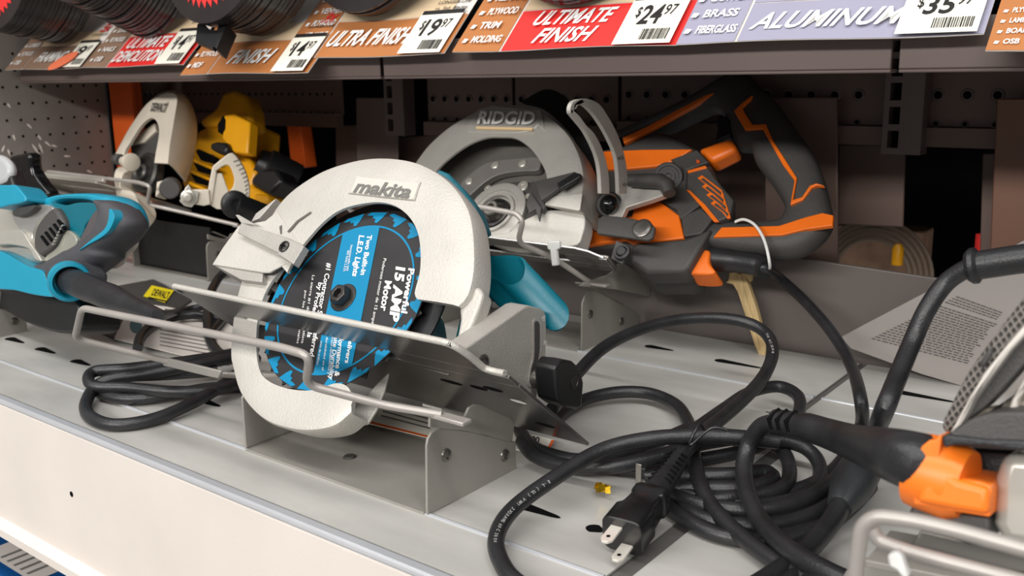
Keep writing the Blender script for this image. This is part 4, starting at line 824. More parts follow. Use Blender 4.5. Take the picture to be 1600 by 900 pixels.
# ================================================================== TEAL HANDLED SAW (left edge)
ls = thing('circular_saw', 'teal saw with grey rubber grip and polished motor cover at the left edge', 'circular saw', (-1.25, .53, .03))
l1 = crop(0, 230, 5.296); l2 = crop(0, 360, 4.5)
YL = .50
FL = Fr((-1.15, YL, .12), (1, 0, 0), (0, math.sin(.25), math.cos(.25)), (0, math.cos(.25), -math.sin(.25)))
def lp_(name, pts, off, th, mt, par=ls, bev=.004, seg=3, cv=True, k=3):
    b = MB(); pts = cr2(pts, k, True) if cv else pts; b.slab([FL.px(x, y, off) for x, y in pts], FL.ez*th); return b.build(name, mt, par, bev, seg)
# loop handle swept between an outer and an inner outline
def sweep2(name, fr, ho, hi, off, D, mt, parent, n=60, K=16, p=.75, closed=False):
    b = MB(); O = resample([fr.px(x, y, off) for x, y in ho], n); I = resample([fr.px(x, y, off) for x, y in hi], n); vs = []; f = lambda t: math.copysign(abs(t)**p, t)
    for i in range(n):
        c = (O[i]+I[i])/2; h = (O[i]-I[i])/2; D_ = D[0]+(D[1]-D[0])*i/(n-1) if isinstance(D, tuple) else D
        for j in range(K): a = 2*math.pi*j/K; vs.append(c+h*f(math.cos(a))+fr.ez*D_*f(math.sin(a)))
    b.add(vs, [(i*K+j, (i+1)*K+j, (i+1)*K+(j+1) % K, i*K+(j+1) % K) for i in range(n-1) for j in range(K)]+[tuple(range(K)), tuple(range((n-1)*K, n*K))]); return b.build(name, mt, parent)
lo_ = l1((420, 450), (560, 410), (720, 393), (900, 392), (1030, 420), (1120, 490), (1165, 600), (1150, 680), (1050, 780), (960, 850), (880, 920))
li_ = l1((520, 560), (560, 500), (640, 462), (760, 458), (850, 470), (900, 500), (895, 560), (850, 650), (790, 730), (700, 830), (640, 900))
sweep2('loop_handle', FL, cr2(lo_, 4), cr2(li_, 4), .03, .020, M_teal2, ls)
lo2 = l1((935, 450), (1010, 450), (1080, 500), (1140, 600), (1130, 680), (1060, 770), (960, 860))+l2((800, 200), (660, 310), (600, 335), (520, 370))
li2 = l1((915, 480), (935, 540), (940, 600), (900, 680), (840, 740), (740, 810), (650, 860))+l2((520, 150), (430, 200), (330, 240), (300, 260))
sweep2('rubber_grip', FL, cr2(lo2, 4), cr2(li2, 4), .022, .022, M_rubber2, ls)
lp_('inner_grip_pad', l1((700, 680), (760, 560), (830, 490), (885, 495), (895, 560), (860, 660), (780, 750), (690, 810), (640, 850), (600, 870), (650, 780)), .004, .02, mat('textured_grip', (78, 72, 74), .6, 0, .2, 900, .8, 1500), ls, .003)
lp_('grip_stripe', l1((905, 510), (935, 540), (942, 600), (900, 690), (830, 750), (740, 800), (650, 855), (760, 760), (860, 680), (895, 600)), -.001, .012, M_teal2, ls, .001)
lp_('handle_throat', l1((430, 460), (540, 480), (640, 458), (780, 462), (830, 490), (760, 580), (700, 650), (670, 740), (600, 740), (540, 620), (470, 540)), .010, .01, M_teal, ls, .003)
lp_('lower_housing', l2((-60, 150), (40, 165), (100, 200), (200, 255), (300, 290), (345, 400), (385, 465), (250, 455), (100, 420), (-60, 385)), -.004, .07, M_teal2, ls, .010, 4)
lp_('housing_joint', l2((300, 285), (330, 240), (430, 200), (530, 225), (580, 330), (500, 460), (430, 470), (385, 465), (350, 420), (315, 350)), -.008, .03, M_rubber2, ls, .008, 4)
cc = FL.px(*l2((490, 360))[0], -.014); b = MB()
dirn = (FL.px(*l2((900, 530))[0], -.03)-cc).normalized(); dirn = (dirn+V((.0, -.25, .0))).normalized()
b.lathe(cc, dirn, [(-.012, .020), (0, .0215), (.004, .0205), (.005, .017), (.0, .0155), (-.006, .014)], 28); b.build('cord_collar', M_teal2, ls)
e1 = FL.px(*l2((1130, 600))[0], -.045)
b = MB(); b.tube(cr([cc-dirn*.008, cc.lerp(e1, .3), cc.lerp(e1, .7), e1], 6), [.0135]*6+[.0128]*4+[.0115, .010]*1+[.009, .008, .0075, .007, .0065, .006, .0055], 18) ; b.build('cord_boot', M_rubber, ls)
# motor: cream side, polished cover, vents, dark band
lp_('motor_side', l1((-120, 500), (60, 480), (200, 400), (330, 410), (430, 450), (520, 560), (560, 640), (560, 760), (470, 870), (420, 950), (300, 960), (-120, 960)), .012, .09, M_silver, ls, .012, 4)
lp_('polished_cover', l1((100, 520), (200, 480), (300, 470), (400, 480), (440, 520), (330, 600), (270, 700), (260, 800), (180, 700), (110, 600)), .006, .03, M_chrome, ls, .006)
lp_('cover_hood', l1((100, 540), (160, 495), (270, 478), (285, 495), (230, 545), (130, 575)), -.002, .014, M_dgrey, ls, .003)
lp_('vent_cover', l1((275, 800), (290, 680), (340, 590), (430, 500), (480, 540), (520, 640), (480, 760), (430, 840), (340, 899), (300, 880)), .002, .02, M_dgrey, ls, .004)
for i in range(5):
    lp_('vent_slot', l1((330+i*34, 740-i*33), (345+i*34, 728-i*33), (400+i*34, 800-i*33), (385+i*34, 815-i*33)), .0005, .003, M_void, ls, 0, cv=False)
for i in range(7):
    lp_('chrome_glint_stud', l1((425+i*13, 800-i*25), (437+i*13, 790-i*25), (440+i*13, 805-i*25), (428+i*13, 812-i*25)), .0, .003, M_chrome, ls, 0, cv=False)
lp_('side_fin', l2((300, 220), (330, 170), (380, 100), (450, 20), (480, 0), (540, 60), (500, 150), (380, 215), (330, 225)), .006, .01, mat('olive_grey_cast', (150, 150, 138), .4, .3, .05, 20), ls, .002)
lp_('cream_brace', l2((-60, 20), (60, 0), (150, 0), (210, 90), (290, 210), (240, 200), (200, 130), (60, 100), (-60, 100)), .0, .02, M_silver, ls, .004)
lp_('lever_pad', l1((-60, 330), (60, 312), (125, 315), (185, 380), (215, 430), (180, 460), (80, 480), (-60, 500)), -.012, .03, M_teal2, ls, .006, 4)
lp_('front_knob', l1((-120, 80), (-20, 60), (50, 110), (75, 180), (60, 260), (20, 305), (-120, 320)), .02, .012, mat('pale_grey_plastic', (170, 172, 172), .35, 0), ls, .012, 4)
lp_('front_post', [(-20, 290), (12, 262), (24, 300), (20, 330), (-20, 340)], .022, .02, M_black, ls, .004, 3, cv=False)
lp_('motor_end_cap', l2((-60, 420), (130, 430), (400, 470), (520, 470), (560, 560), (560, 700), (400, 720), (180, 650), (20, 560), (-60, 540)), .05, .05, M_black, ls, .008, 3)
b = MB()
sh = cr2(l1((60, 100), (150, 60), (235, 60), (250, 180), (310, 280), (400, 400), (300, 420), (200, 400), (150, 320), (90, 280)), 3, True); b.slab([PY(x, y, .70) for x, y in sh], (0, .02, 0)); b.slab([PY(20, 300, .70), PY(70, 300, .70), V((PY(70, 420, .70).x, .70, .001)), V((PY(10, 420, .70).x, .70, .001))], (0, .02, 0))
o = b.build('glossy_bag', mat('gloss_black_film', (14, 14, 15), .1, 0, .3, 90, 1.0, 60), None, .01, 3); tag(o, 'crumpled glossy black film behind the teal lever at left edge', 'bag')
# ================================================================== RIGHT EDGE SAW (textured handle, orange neck)
qs = thing('circular_saw', 'nearest saw at the right edge with orange neck and cross-hatched grip', 'circular saw', (-.06, .45, .03))
t1 = crop(1400, 440, 3.46); t2 = crop(1300, 660, 3.75)
YQ = .455
FQ2 = Fr((-.05, YQ, .12), (1, 0, 0), (0, .2, .98), (0, .98, -.2))
def qp(name, pts, off, th, mt, par=qs, bev=.003, seg=3, cv=False):
    b = MB(); pts = cr2(pts, 3, True) if cv else pts; b.slab([FQ2.px(x, y, off) for x, y in pts], FQ2.ez*th); return b.build(name, mt, par, bev, seg)
def hatch():
    m = bpy.data.materials.new('crosshatched_rubber'); m.use_nodes = True; nt = m.node_tree; b = nt.nodes['Principled BSDF']; b.inputs['Base Color'].default_value = (*lin((96, 92, 88)), 1); b.inputs['Roughness'].default_value = .5
    tc = nt.nodes.new('ShaderNodeTexCoord'); prev = None
    for ang in (35, -35):
        mp = nt.nodes.new('ShaderNodeMapping'); mp.inputs['Rotation'].default_value = (0, math.radians(ang), 0); wv = nt.nodes.new('ShaderNodeTexWave'); wv.inputs['Scale'].default_value = 110
        nt.links.new(tc.outputs['Object'], mp.inputs[0]); nt.links.new(mp.outputs[0], wv.inputs[0])
        if prev: mu = nt.nodes.new('ShaderNodeMath'); mu.operation = 'MAXIMUM'; nt.links.new(prev.outputs['Fac'], mu.inputs[0]); nt.links.new(wv.outputs['Fac'], mu.inputs[1])
        prev = wv if not prev else mu
    bp = nt.nodes.new('ShaderNodeBump'); bp.inputs['Strength'].default_value = .9; bp.inputs['Distance'].default_value = .002
    nt.links.new(mu.outputs[0], bp.inputs['Height']); nt.links.new(bp.outputs[0], b.inputs['Normal'])
    r = nt.nodes.new('ShaderNodeValToRGB'); r.color_ramp.elements[0].color = (*lin((62, 59, 56)), 1); r.color_ramp.elements[1].color = (*lin((128, 122, 116)), 1); r.color_ramp.elements[0].position = .5; nt.links.new(mu.outputs[0], r.inputs[0]); nt.links.new(r.outputs[0], b.inputs['Base Color']); return m
M_hatch = hatch()
M_pale = mat('pale_trim_plastic', (200, 194, 186), .4, 0, .05, 20)
qp('crosshatched_grip', t1((248, 800), (250, 760), (330, 600), (400, 470), (510, 320), (640, 150), (760, 0), (900, 0), (760, 180), (620, 340), (480, 520), (400, 640), (330, 760), (285, 830)), .006, .03, M_hatch, bev=.008)
qp('grip_button', t1((445, 450), (480, 390), (520, 345), (515, 400), (470, 470)), .003, .006, M_dgrey, bev=.002)
qp('pale_trim', t1((285, 828), (330, 750), (400, 620), (480, 490), (600, 340), (760, 160), (780, 200), (620, 370), (500, 530), (420, 640), (370, 740), (350, 775)), .002, .02, M_pale, bev=.003)
qp('handle_inner', t1((350, 775), (370, 740), (420, 640), (500, 530), (620, 370), (780, 200), (900, 200), (900, 330), (692, 450), (560, 600), (480, 680)), .012, .02, M_dgrey, bev=.004)
qp('inner_shelf', t1((350, 770), (480, 680), (600, 690), (640, 600), (720, 500), (900, 400), (900, 720), (600, 720)), .022, .02, mat('warm_grey_plastic', (150, 142, 128), .45, 0, .06, 20), bev=.003)
qp('pale_rib', t1((604, 700), (625, 640), (692, 520), (800, 440), (820, 480), (720, 560), (660, 640), (655, 700)), .014, .012, M_pale, bev=.003)
qp('top_lip', t1((250, 830), (285, 825), (400, 745), (500, 712), (600, 703), (900, 703), (900, 860), (692, 872), (420, 865), (280, 860)), -.012, .035, M_dgrey, bev=.006)
qp('lip_rim', t2((640, 90), (660, 70), (720, 78), (900, 100), (1300, 115), (1300, 170), (1100, 165), (900, 140), (720, 135), (655, 150)), -.016, .03, M_rubber, bev=.005)
qp('neck_recess', t2((640, 140), (700, 140), (1000, 160), (1300, 170), (1300, 560), (940, 400), (700, 310), (630, 270)), .03, .02, M_black, bev=.002)
M_or2 = mat('orange_neck_plastic', (243, 122, 32), .4, 0, .03, 20)
qp('cord_neck', t2((436, 380), (448, 300), (480, 210), (530, 135), (570, 105), (605, 100), (632, 72), (645, 90), (620, 240), (630, 270), (740, 330), (870, 350), (925, 370), (937, 400), (925, 555), (700, 520), (478, 480), (478, 440), (440, 420)), -.010, .036, M_or2, bev=.008, seg=4)
qp('neck_facet', t2((480, 470), (520, 380), (600, 285), (640, 275), (740, 340), (920, 385), (920, 548), (700, 515)), -.014, .01, M_or2, bev=.004, seg=3)
qp('side_cover', t2((950, 330), (1000, 180), (1300, 200), (1300, 760), (1000, 720), (940, 600)), .0, .04, M_silver, bev=.006)
qp('latch_body', t2((430, 560), (470, 490), (520, 490), (600, 520), (700, 530), (920, 560), (930, 700), (800, 720), (560, 620), (440, 600)), .0, .03, M_dgrey, bev=.004)
# shoe under it
qp('shoe_plate', t2((520, 630), (900, 720), (1300, 790), (1300, 900), (900, 860), (440, 760)), .012, .006, M_msteel, bev=.001)
b = MB(); a = FQ2.px(1438, 722, .004); 
pb = [FQ2.px(1452, 728, .008), FQ2.px(1400, 712, .010), PZ(1330, 690, .082), PZ(1262, 668, .072), PZ(1212, 660, .066)]
cv = cr(pb, 8); n = len(cv); b.tube(cv, [.0148 if i < 3 else .0148-.0045*min(1, (i-3)/(n*.55)) if i < n-8 else .0098 for i in range(n)], 20); bt = b.build('cord_boot', M_rubber, qs)
b = MB(); dN = (pb[1]-pb[0]).normalized(); b.lathe(FQ2.px(1440, 735, .006), -dN, [(-.004, .0155), (-.003, .0178), (.001, .0185), (.016, .0190), (.022, .016)], 32); b.build('neck_collar', M_or2, qs)
b = MB(); dA = (cv[-1]-cv[-8]).normalized()
for k in range(3):
    c = cv[-3-2*k]; sd = RIGHT.cross(dA).normalized()
    b.tube([c+V((0, 0, .0103))+dA*.002, c+V((-.0062, -.0082, .004)), c+V((-.0070, -.0072, -.003))-dA*.004], .0018, 8)
b.build('flex_slit', M_void, bt)
cable('power_cord', [cv[-1]-dA*.01, cv[-1], PZ(1188, 668, .058), PZ(1168, 700, .040), PZ(1163, 745, .026), PZ(1180, 800, .020), PZ(1222, 850, .020), PZ(1290, 892, .022), PZ(1400, 940, .02)], qs, .0066)
t = thing('display_stand', 'pale grey stand with bent wire guard at the lower right corner', 'display stand', (-.1, .45, 0), 'folded steel saw display stands')
wq = [(1334, 940), (1338, 880), (1346, 822), (1368, 806), (1420, 812), (1500, 830), (1600, 858), (1700, 885)]
b = MB(); b.tube(fillet([PY(x, y, .40+.00002*(x-1334)) for x, y in wq], .006, 4), .0034, 12); b.build('wire_guard', M_wire, t)
b = MB(); b.tube(fillet([PY(x, y, .43) for x, y in ((1362, 826), (1372, 845), (1420, 862), (1700, 935))], .006, 4), .0034, 12); b.build('wire_guard_return', M_wire, t)
b = MB(); b.slab([PY(x, y, .455) for x, y in ((1318, 900), (1330, 878), (1350, 874), (1600, 925), (1600, 1100), (1318, 1040))], (0, .003, 0)); b.build('stand_front', M_stand, t, .0006)
b = MB(); b.slab([PY(x, y, .450) for x, y in ((1352, 875), (1700, 945), (1700, 955), (1352, 886))], (0, .04, 0)); b.build('shoe_rest', M_stand, t, .0006)
b = MB(); b.slab([PY(x, y, .405) for x, y in ((1385, 868), (1398, 862), (1408, 868), (1412, 884), (1420, 905), (1410, 905), (1400, 892), (1388, 886))], (0, .006, 0)); o = b.build('zip_tie', M_ziptie, None, .0015); tag(o, 'white tie on the wire guard at the lower right corner', 'zip tie')
# ================================================================== INFO PLATE, PAPERS
FI = None
A, B_, C_ = PZ(1316, 531, .034), PZ(1500, 600, .002), PY(1605, 376, .985)
nI = (B_-A).cross(C_-A).normalized(); nI = nI if nI.y < 0 else -nI
FI = Fr(A, (B_-A).normalized(), nI.cross((B_-A).normalized()), -nI)
b = MB(); b.slab([FI.px(x, y) for x, y in ((1313, 527), (1600, 376), (1760, 300), (1760, 640), (1600, 632), (1440, 585), (1330, 545))], FI.ez*.0025, 0); o = b.build('info_plate', M_info, None, .0006); tag(o, 'tilted satin grey plate printed with dense small text, behind right saw', 'sign')
b = MB(); i3 = crop(1300, 380, 3.2133); rr = random.Random(5)
L0_, R0_, L1_, R1_ = i3((628, 262), (878, 352), (180, 480), (690, 612))
def bil(u, v): return (L0_[0]*(1-u)*(1-v)+R0_[0]*u*(1-v)+L1_[0]*(1-u)*v+R1_[0]*u*v, L0_[1]*(1-u)*(1-v)+R0_[1]*u*(1-v)+L1_[1]*(1-u)*v+R1_[1]*u*v)
for r_ in range(24):
    v = (r_+.5)/24; u = .02
    if r_ == 4: continue
    while u < .96:
        du = rr.uniform(.03, .10)*(1.0-.35*v); 
        if u+du > .98: break
        q4 = [bil(u, v-.008), bil(u+du, v-.008), bil(u+du, v+.008), bil(u, v+.008)]; b.add([FI.px(x, y, -.0006) for x, y in q4], [(0, 1, 2, 3)]); u += du+.014
b.build('fine_print', M_greyink.copy() if False else mat('fine_print_ink', (84, 78, 76), .6), o)
# label sheets behind the front stand and by the teal saw
def sheet(name, pts, z, mt, label, cat, lines, brand=None, stripe=None, extra=None):
    b = MB(); P = [PZ(x, y, z) for x, y in pts]; b.slab(P, (0, 0, .0006), 0); o = b.build(name, mt, None); tag(o, label, cat)
    q = MB(); z2 = z+.0009
    for x0, y0, x1, y1, w_ in lines: q.add([PZ(x0, y0, z2), PZ(x1, y1, z2), PZ(x1-w_*.4, y1+w_, z2), PZ(x0-w_*.4, y0+w_, z2)], [(0, 1, 2, 3)], 0)
    q.build('print', M_greyink, o); return o
o = sheet('instruction_card', [(225, 475), (262, 480), (390, 508), (345, 570), (178, 530), (205, 475)], .004, M_paper, 'white instruction card with yellow header by the left cord coil', 'card',
          [(250+i*0, 508+i*6, 340, 524+i*6, 1.6) for i in range(6)]+[(258, 482, 268, 484, 8), (276, 486, 286, 488, 8)])
b = MB(); P = [PZ(x, y, .0048) for x, y in ((237, 446), (272, 454), (258, 473), (224, 463))]; b.slab(P, (0, 0, .0004), 0)
text_on(b, 'DEWALT', PZ(236, 461, .0056), PZ(262, 467, .0056), PZ(241, 451, .0056), 1, bold=.02); b.slab([PZ(x, y, .0053) for x, y in ((232, 463.5), (261, 470), (260, 472), (231, 465.5))], (0, 0, .0002), 1)
b.build('yellow_header', [M_ysign, M_ink], o)
b = MB(); b.add([PZ(x, y, .0052) for x, y in cr2([(203, 505), (212, 500), (222, 508), (214, 520), (205, 516)], 3, True)], [tuple(range(15))]); b.build('teal_logo', M_teal, o)
b = MB(); b.slab([PZ(x, y, .0015) for x, y in ((120, 460), (240, 438), (300, 470), (225, 520), (180, 530), (130, 505))], (0, 0, .002)); o = b.build('dark_card', M_dgrey, None); tag(o, 'dark grey flat plate lying under the teal saw cord', 'plate')
o = sheet('price_tag', [(800, 672), (866, 688), (850, 712), (790, 700)], .004, M_pricew, 'white price tag ending in 00 with orange edge behind the stand', 'price tag', [])
b = MB(); text_on(b, '9', PZ(812, 700, .0052), PZ(827, 702, .0052), PZ(818, 680, .0052), 0, bold=.03); text_on(b, '00', PZ(829, 690, .0052), PZ(842, 692, .0052), PZ(831, 681, .0052), 0, bold=.02); b.add([PZ(x, y, .005) for x, y in ((862, 687), (866, 688), (854, 711), (850, 710))], [(0, 1, 2, 3)], 1); b.build('print', [M_ink, M_orink], o)
o = sheet('warning_sheet', [(585, 618), (690, 646), (690, 690), (566, 660)], .010, M_pricew, 'white warning sheet with orange edge seen under the front saw', 'sheet', [(600, 634, 672, 654, 2.2), (598, 641, 672, 661, 2.2), (596, 648, 672, 668, 2.2)])
b = MB(); b.add([PZ(x, y, .0113) for x, y in ((572, 656), (690, 686), (690, 689), (568, 659))], [(0, 1, 2, 3)], 0); b.build('orange_rule', M_orink, o)
b = MB(); rr = random.Random(11)
for k in range(16):
    c = PZ(941+rr.uniform(-9, 9), 762+rr.uniform(-4, 4), .006+rr.uniform(0, .003)); d = V((rr.uniform(-1, 1), rr.uniform(-1, 1), rr.uniform(-1, 1))).normalized()*.003; e = d.orthogonal()*.8
    b.add([c-d-e, c+d-e*.6, c+d*.7+e, c-d*.8+e*.7], [(0, 1, 2, 3)])
o = b.build('gold_foil_scrap', M_gold, None); tag(o, 'tiny crumpled gold foil scrap beside the black plug', 'foil')
# ================================================================== CORDS
# front saw cord: leaves behind the knob, makes the tall arc and ends in the plug
Zc = PZ
pc = [Zc(862, 640, .03), Zc(884, 612, .035), Zc(905, 580, .045), Zc(945, 542, .058), Zc(1000, 515, .066), Zc(1060, 500, .070), Zc(1120, 497, .070), Zc(1170, 505, .066), Zc(1200, 525, .058), Zc(1207, 553, .050), Zc(1192, 590, .040), Zc(1155, 630, .034), Zc(1105, 672, .032), Zc(1075, 700, .032), Zc(1056, 726, .031)]
cord = cable('power_cord', pc, saw, .0060)
b = MB(); pa, pb_ = Zc(1062, 716, .031), Zc(1022, 775, .024); b.tube([pa, pa.lerp(pb_, .5), pb_], [.0066, .0088, .0100], 16); sr = b.build('strain_relief', M_rubber, cord)
dd = (pb_-pa).normalized(); b = MB(); sd = dd.cross(V((0, 0, 1))).normalized(); upv = sd.cross(dd)
for sgn in (-1, 1):
    for k in range(7):
        c = pa.lerp(pb_, .12+.11*k); b.tube([c+upv*.0082+sd*sgn*.0035, c+upv*.0055+sd*sgn*.0085], .0009, 6)
b.build('grip_slit', M_void, sr)
b = MB(); pe = Zc(972, 838, .016); pm = pb_.lerp(pe, .38); 
def rect_loft(b, secs, m=0):
    vs = []
    for c, hw, hh, dr in secs:
        dr = dr.normalized(); s_ = dr.cross(V((0, 0, 1))).normalized(); u_ = s_.cross(dr)
        for i in range(16):
            a = 2*math.pi*i/16; f = lambda t: math.copysign(abs(t)**.45, t); vs.append(c+s_*hw*f(math.cos(a))+u_*hh*f(math.sin(a)))
    n = len(secs); b.add(vs, [(i*16+j, i*16+(j+1) % 16, (i+1)*16+(j+1) % 16, (i+1)*16+j) for i in range(n-1) for j in range(16)]+[tuple(range(16)), tuple(range((n-1)*16, n*16))], m)
D = pe-pb_; rect_loft(b, [(pb_, .010, .010, D), (pb_+D*.05, .0135, .0115, D), (pb_+D*.18, .0135, .0115, D), (pb_+D*.22, .0115, .0105, D), (pb_+D*.50, .0125, .0115, D), (pb_+D*.62, .0150, .0135, D), (pb_+D*1.0, .0150, .0135, D)]); pl = b.build('plug', mat('gloss_black_rubber', (24, 24, 25), .28, 0, .15, 80), cord, .0008)
Dn = D.normalized(); s_ = Dn.cross(V((0, 0, 1))).normalized(); u_ = s_.cross(Dn)
M_brass = mat('nickel_prong', (222, 216, 206), .3, .35)
for k, (ss, uu) in enumerate(((-.0035, .0070), (.0035, -.0070))):
    b = MB(); c0 = pe+s_*ss*0+u_*uu*.9-s_*ss
    L = .0185; hw = .0042; th = .0009
    P = [c0-s_*hw, c0+s_*hw, c0+s_*hw+Dn*(L-.003), c0+s_*hw*.5+Dn*L, c0-s_*hw*.5+Dn*L, c0-s_*hw+Dn*(L-.003)]
    b.slab([p-u_*th for p in P], u_*th*2, 0); cc = c0+Dn*(L-.006); b.add([cc+(s_*math.cos(a)+Dn*math.sin(a))*.0015+u_*(th+.0001) for a in [2*math.pi*i/12 for i in range(12)]], [tuple(range(12))], 1)
    b.build('prong', [M_brass, M_void], pl, .0002)
# loose coils of the same heap
def loose(label, pts, r=.0058): b = MB(); b.tube(cr(pts, 8), r, 12); o = b.build('power_cord', M_rubber, None); return tag(o, label, 'cord', 'black cords heaped on the front deck')
loose('black cord making the big forward loop out past the bottom of the frame', [Zc(1215, 690, .040), Zc(1150, 683, .044), Zc(1090, 681, .044), Zc(1014, 686, .042), Zc(940, 704, .036), Zc(865, 748, .026), Zc(802, 795, .016), Zc(776, 838, .010), Zc(783, 878, .007), Zc(815, 915, .006), Zc(900, 950, .006), Zc(1040, 960, .006), Zc(1180, 935, .008), Zc(1260, 890, .010)], .0060)
loose('black cord arching behind the black knob over the bare deck', [Zc(862, 668, .006), Zc(880, 645, .008), Zc(915, 624, .010), Zc(965, 613, .012), Zc(1015, 615, .012), Zc(1055, 632, .012), Zc(1075, 660, .014), Zc(1082, 700, .018), Zc(1092, 750, .016), Zc(1115, 795, .012), Zc(1158, 838, .010), Zc(1205, 873, .010), Zc(1260, 905, .01)], .0060)
loose('black cord looping up behind the crossing of the heap', [Zc(1085, 672, .020), Zc(1130, 640, .020), Zc(1170, 614, .020), Zc(1215, 604, .020), Zc(1246, 618, .018), Zc(1248, 645, .014), Zc(1225, 672, .012), Zc(1160, 705, .012), Zc(1060, 722, .010), Zc(960, 728, .008), Zc(880, 716, .007), Zc(830, 700, .007)], .0058)
loose('black cord running low along the middle of the heap', [Zc(815, 690, .010), Zc(835, 712, .012), Zc(880, 727, .014), Zc(950, 730, .020), Zc(1030, 712, .024), Zc(1110, 690, .028), Zc(1190, 684, .026), Zc(1258, 700, .018), Zc(1282, 735, .010), Zc(1262, 772, .007), Zc(1190, 790, .006), Zc(1100, 780, .006), Zc(1040, 762, .008)], .0058)
loose('black cord with a tight inner ring at the right of the heap', [Zc(1010, 742, .008), Zc(1080, 744, .012), Zc(1150, 742, .014), Zc(1195, 738, .014), Zc(1206, 750, .012), Zc(1170, 762, .012), Zc(1100, 764, .010), Zc(1040, 768, .008), Zc(1100, 790, .010), Zc(1190, 797, .010), Zc(1260, 780, .010), Zc(1310, 745, .012), Zc(1345, 700, .02)], .0062)
loose('black cord bowing round the right side of the inner ring', [Zc(1150, 700, .006), Zc(1200, 690, .010), Zc(1228, 712, .012), Zc(1232, 750, .012), Zc(1205, 770, .010), Zc(1140, 778, .010), Zc(1070, 790, .006), Zc(1110, 814, .0062), Zc(1190, 822, .0062), Zc(1260, 808, .0062), Zc(1310, 780, .008), Zc(1350, 740, .012)], .0058)
loose('black cord lowest and nearest in the arcs under the coupler', [Zc(1020, 770, .006), Zc(1060, 805, .006), Zc(1120, 835, .006), Zc(1200, 846, .006), Zc(1270, 832, .006), Zc(1320, 800, .006), Zc(1360, 760, .008)], .0058)
loose('black cord tucked at the back corner of the front stand', [Zc(808, 662, .006), Zc(822, 690, .008), Zc(862, 712, .012), Zc(920, 718, .016), Zc(1000, 700, .018), Zc(1080, 668, .018)], .0055)
# cord with boot and in-line coupler
M_coup = mat('coupler_plastic', (44, 46, 48), .4, 0, .1, 50, .2, 900)
t = thing('extension_cord', 'thick black cord with moulded coupler falling from the top right', 'cord', (-.2, .55, 0))
b = MB(); b.tube(cr([PY(1700, 392, .70), PY(1600, 404, .70), PY(1540, 413, .70), PY(1518, 416, .70)], 5), .0098, 18); b.lathe(PY(1516, 416, .70), (PY(1540, 413, .70)-PY(1516, 416, .70)), [(-.002, .010), (.001, .0125), (.004, .0125), (.006, .010)], 20); b.build('cord_boot', M_rubber, t)
cable('cable', [PY(1530, 414, .70), PY(1512, 419, .70), PY(1478, 442, .70), PY(1448, 484, .69), PY(1425, 535, .68), PY(1402, 590, .65), PY(1382, 640, .62), PZ(1366, 680, .050), PZ(1352, 712, .042)], t, .0066)
b = MB(); pa, pb_ = PZ(1368, 690, .044), PZ(1312, 792, .022); b.tube([pa-(pb_-pa)*.12, pa, pa.lerp(pb_, .12), pa.lerp(pb_, .62), pa.lerp(pb_, .72), pa.lerp(pb_, .98), pb_], [.009, .0135, .0145, .0150, .0145, .0092, .0085], 22)
cp = b.build('coupler', M_coup, t)
b = MB(); 
for k in (.28, .52): c = pa.lerp(pb_, k)+V((.003, -.0085, .0118)); b.box(c, (.0035, 0, 0), (0, .0014, .001), (0, -.0006, .0016))
b.build('coupler_notch', M_void, cp)
cable('lower_cable', [pb_+(pa-pb_)*.05, pb_, PZ(1295, 820, .016), PZ(1262, 858, .012), PZ(1215, 895, .010), PZ(1160, 930, .01)], t, .0072)
# left coil by the teal saw
t = thing('cord_coil', 'coiled black cord left of the front stand and its wire guard', 'cord', (-.85, .5, 0))
cable('cord_turn', [e1+V((-.005, 0, .001)), e1, PZ(275, 488, .02), PZ(330, 478, .014), PZ(352, 490, .012), PZ(330, 520, .012)], t, .0050)
cable('cord_turn', [PZ(215, 545, .010), PZ(222, 522, .012), PZ(250, 502, .014), PZ(300, 492, .014), PZ(345, 500, .01)], t, .0058)
cable('cord_turn', [PZ(400, 560, .016), PZ(350, 600, .014), PZ(300, 630, .010), PZ(240, 655, .007), PZ(180, 664, .0062), PZ(142, 652, .0062), PZ(134, 632, .007), PZ(148, 606, .012), PZ(175, 592, .018), PZ(230, 584, .02), PZ(300, 572, .022), PZ(360, 560, .02)], t, .0062)
cable('cord_turn', [PZ(400, 545, .018), PZ(345, 556, .022), PZ(280, 566, .026), PZ(200, 576, .026), PZ(150, 580, .024), PZ(138, 592, .020), PZ(150, 604, .016), PZ(200, 606, .016), PZ(270, 612, .016), PZ(340, 608, .014), PZ(400, 590, .012)], t, .0060)
cable('cord_turn', [PZ(400, 605, .007), PZ(330, 606, .008), PZ(260, 618, .008), PZ(200, 624, .007), PZ(160, 616, .007), PZ(152, 604, .010), PZ(185, 590, .012), PZ(260, 586, .014), PZ(340, 580, .012)], t, .0058)
cable('cord_turn', [PZ(352, 424, .04), PZ(338, 440, .03), PZ(326, 470, .02), PZ(326, 520, .012), PZ(338, 548, .008), PZ(360, 560, .008)], t, .0062)
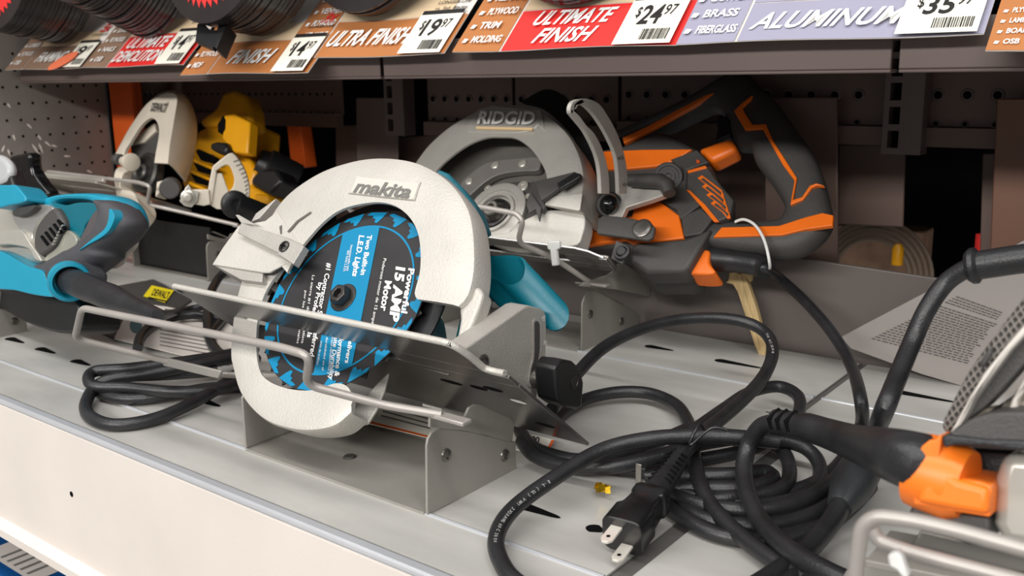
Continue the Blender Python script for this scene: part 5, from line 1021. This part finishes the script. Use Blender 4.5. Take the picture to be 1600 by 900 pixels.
b = MB(); b.slab([PY(x, y, .49) for x, y in ((252, 563), (262, 560), (345, 580), (340, 592), (322, 588), (255, 572))], (0, .003, 0)); o = b.build('grey_clip', M_stand, None, .001); tag(o, 'small grey metal clip on the left end of the wire guard', 'clip')
b = MB(); b.box(PZ(998, 748, .018), (.0025, 0, 0), (0, .0008, 0), (0, 0, .012)); o = b.build('cable_tag', M_msteel, None, .0004); tag(o, 'small grey tab standing among cords beside the plug', 'tab')

o = None
b = MB(); c = PZ(1090, 682, .046); b.tube(cr([c+V((.002, .010, -.003)), c+V((.001, .003, .009)), c+V((0, -.007, .004)), c+V((-.001, -.009, -.004)), c+V((.012, -.002, .010)), c+V((.022, .004, .009))], 5), .0012, 8)
o = b.build('twist_tie', M_black, None); tag(o, 'thin black tie round the crossing of the heaped cords', 'tie')
def cord_print(owner, pts, s, r, off=0.0, size=.0042):
    P = cr(pts, 24); L = [0]
    for i in range(1, len(P)): L.append(L[-1]+(P[i]-P[i-1]).length)
    b = MB(); d = off
    for ch in s:
        if ch != ' ':
            j = next((k for k in range(1, len(P)) if L[k] >= d), None)
            if j is None: break
            c = P[j]; t = (P[j]-P[j-1]).normalized(); vw = (ORG-c); nn = (vw-t*vw.dot(t)).normalized(); u = nn.cross(t); base = c+nn*(r+.0002)
            vs, fs = text_geo(ch, .01); x0 = min(v.x for v in vs)
            if vs: b.add([base+t*(v.x-x0)*size+u*(v.y-.35)*size for v in vs], fs)
        d += size*.82
    b.build('printed_lettering', mat('faded_cord_print', (170, 170, 168), .6), owner)
lp1 = [Zc(940, 704, .036), Zc(865, 748, .026), Zc(802, 795, .016), Zc(776, 838, .010), Zc(783, 878, .007), Zc(815, 915, .006)]
big = next(o for o in bpy.data.objects if o.get('label', '').startswith('black cord making the big'))
cord_print(big, lp1, 'E-L (UL) VW-1 2X20AWG 60C 300V', .0060, .055, .0034)
cord_print(cord, [Zc(1200, 525, .058), Zc(1207, 553, .050), Zc(1192, 590, .040), Zc(1155, 630, .034)], '300V 60C 2X20AWG', .0060, .004, .0032)
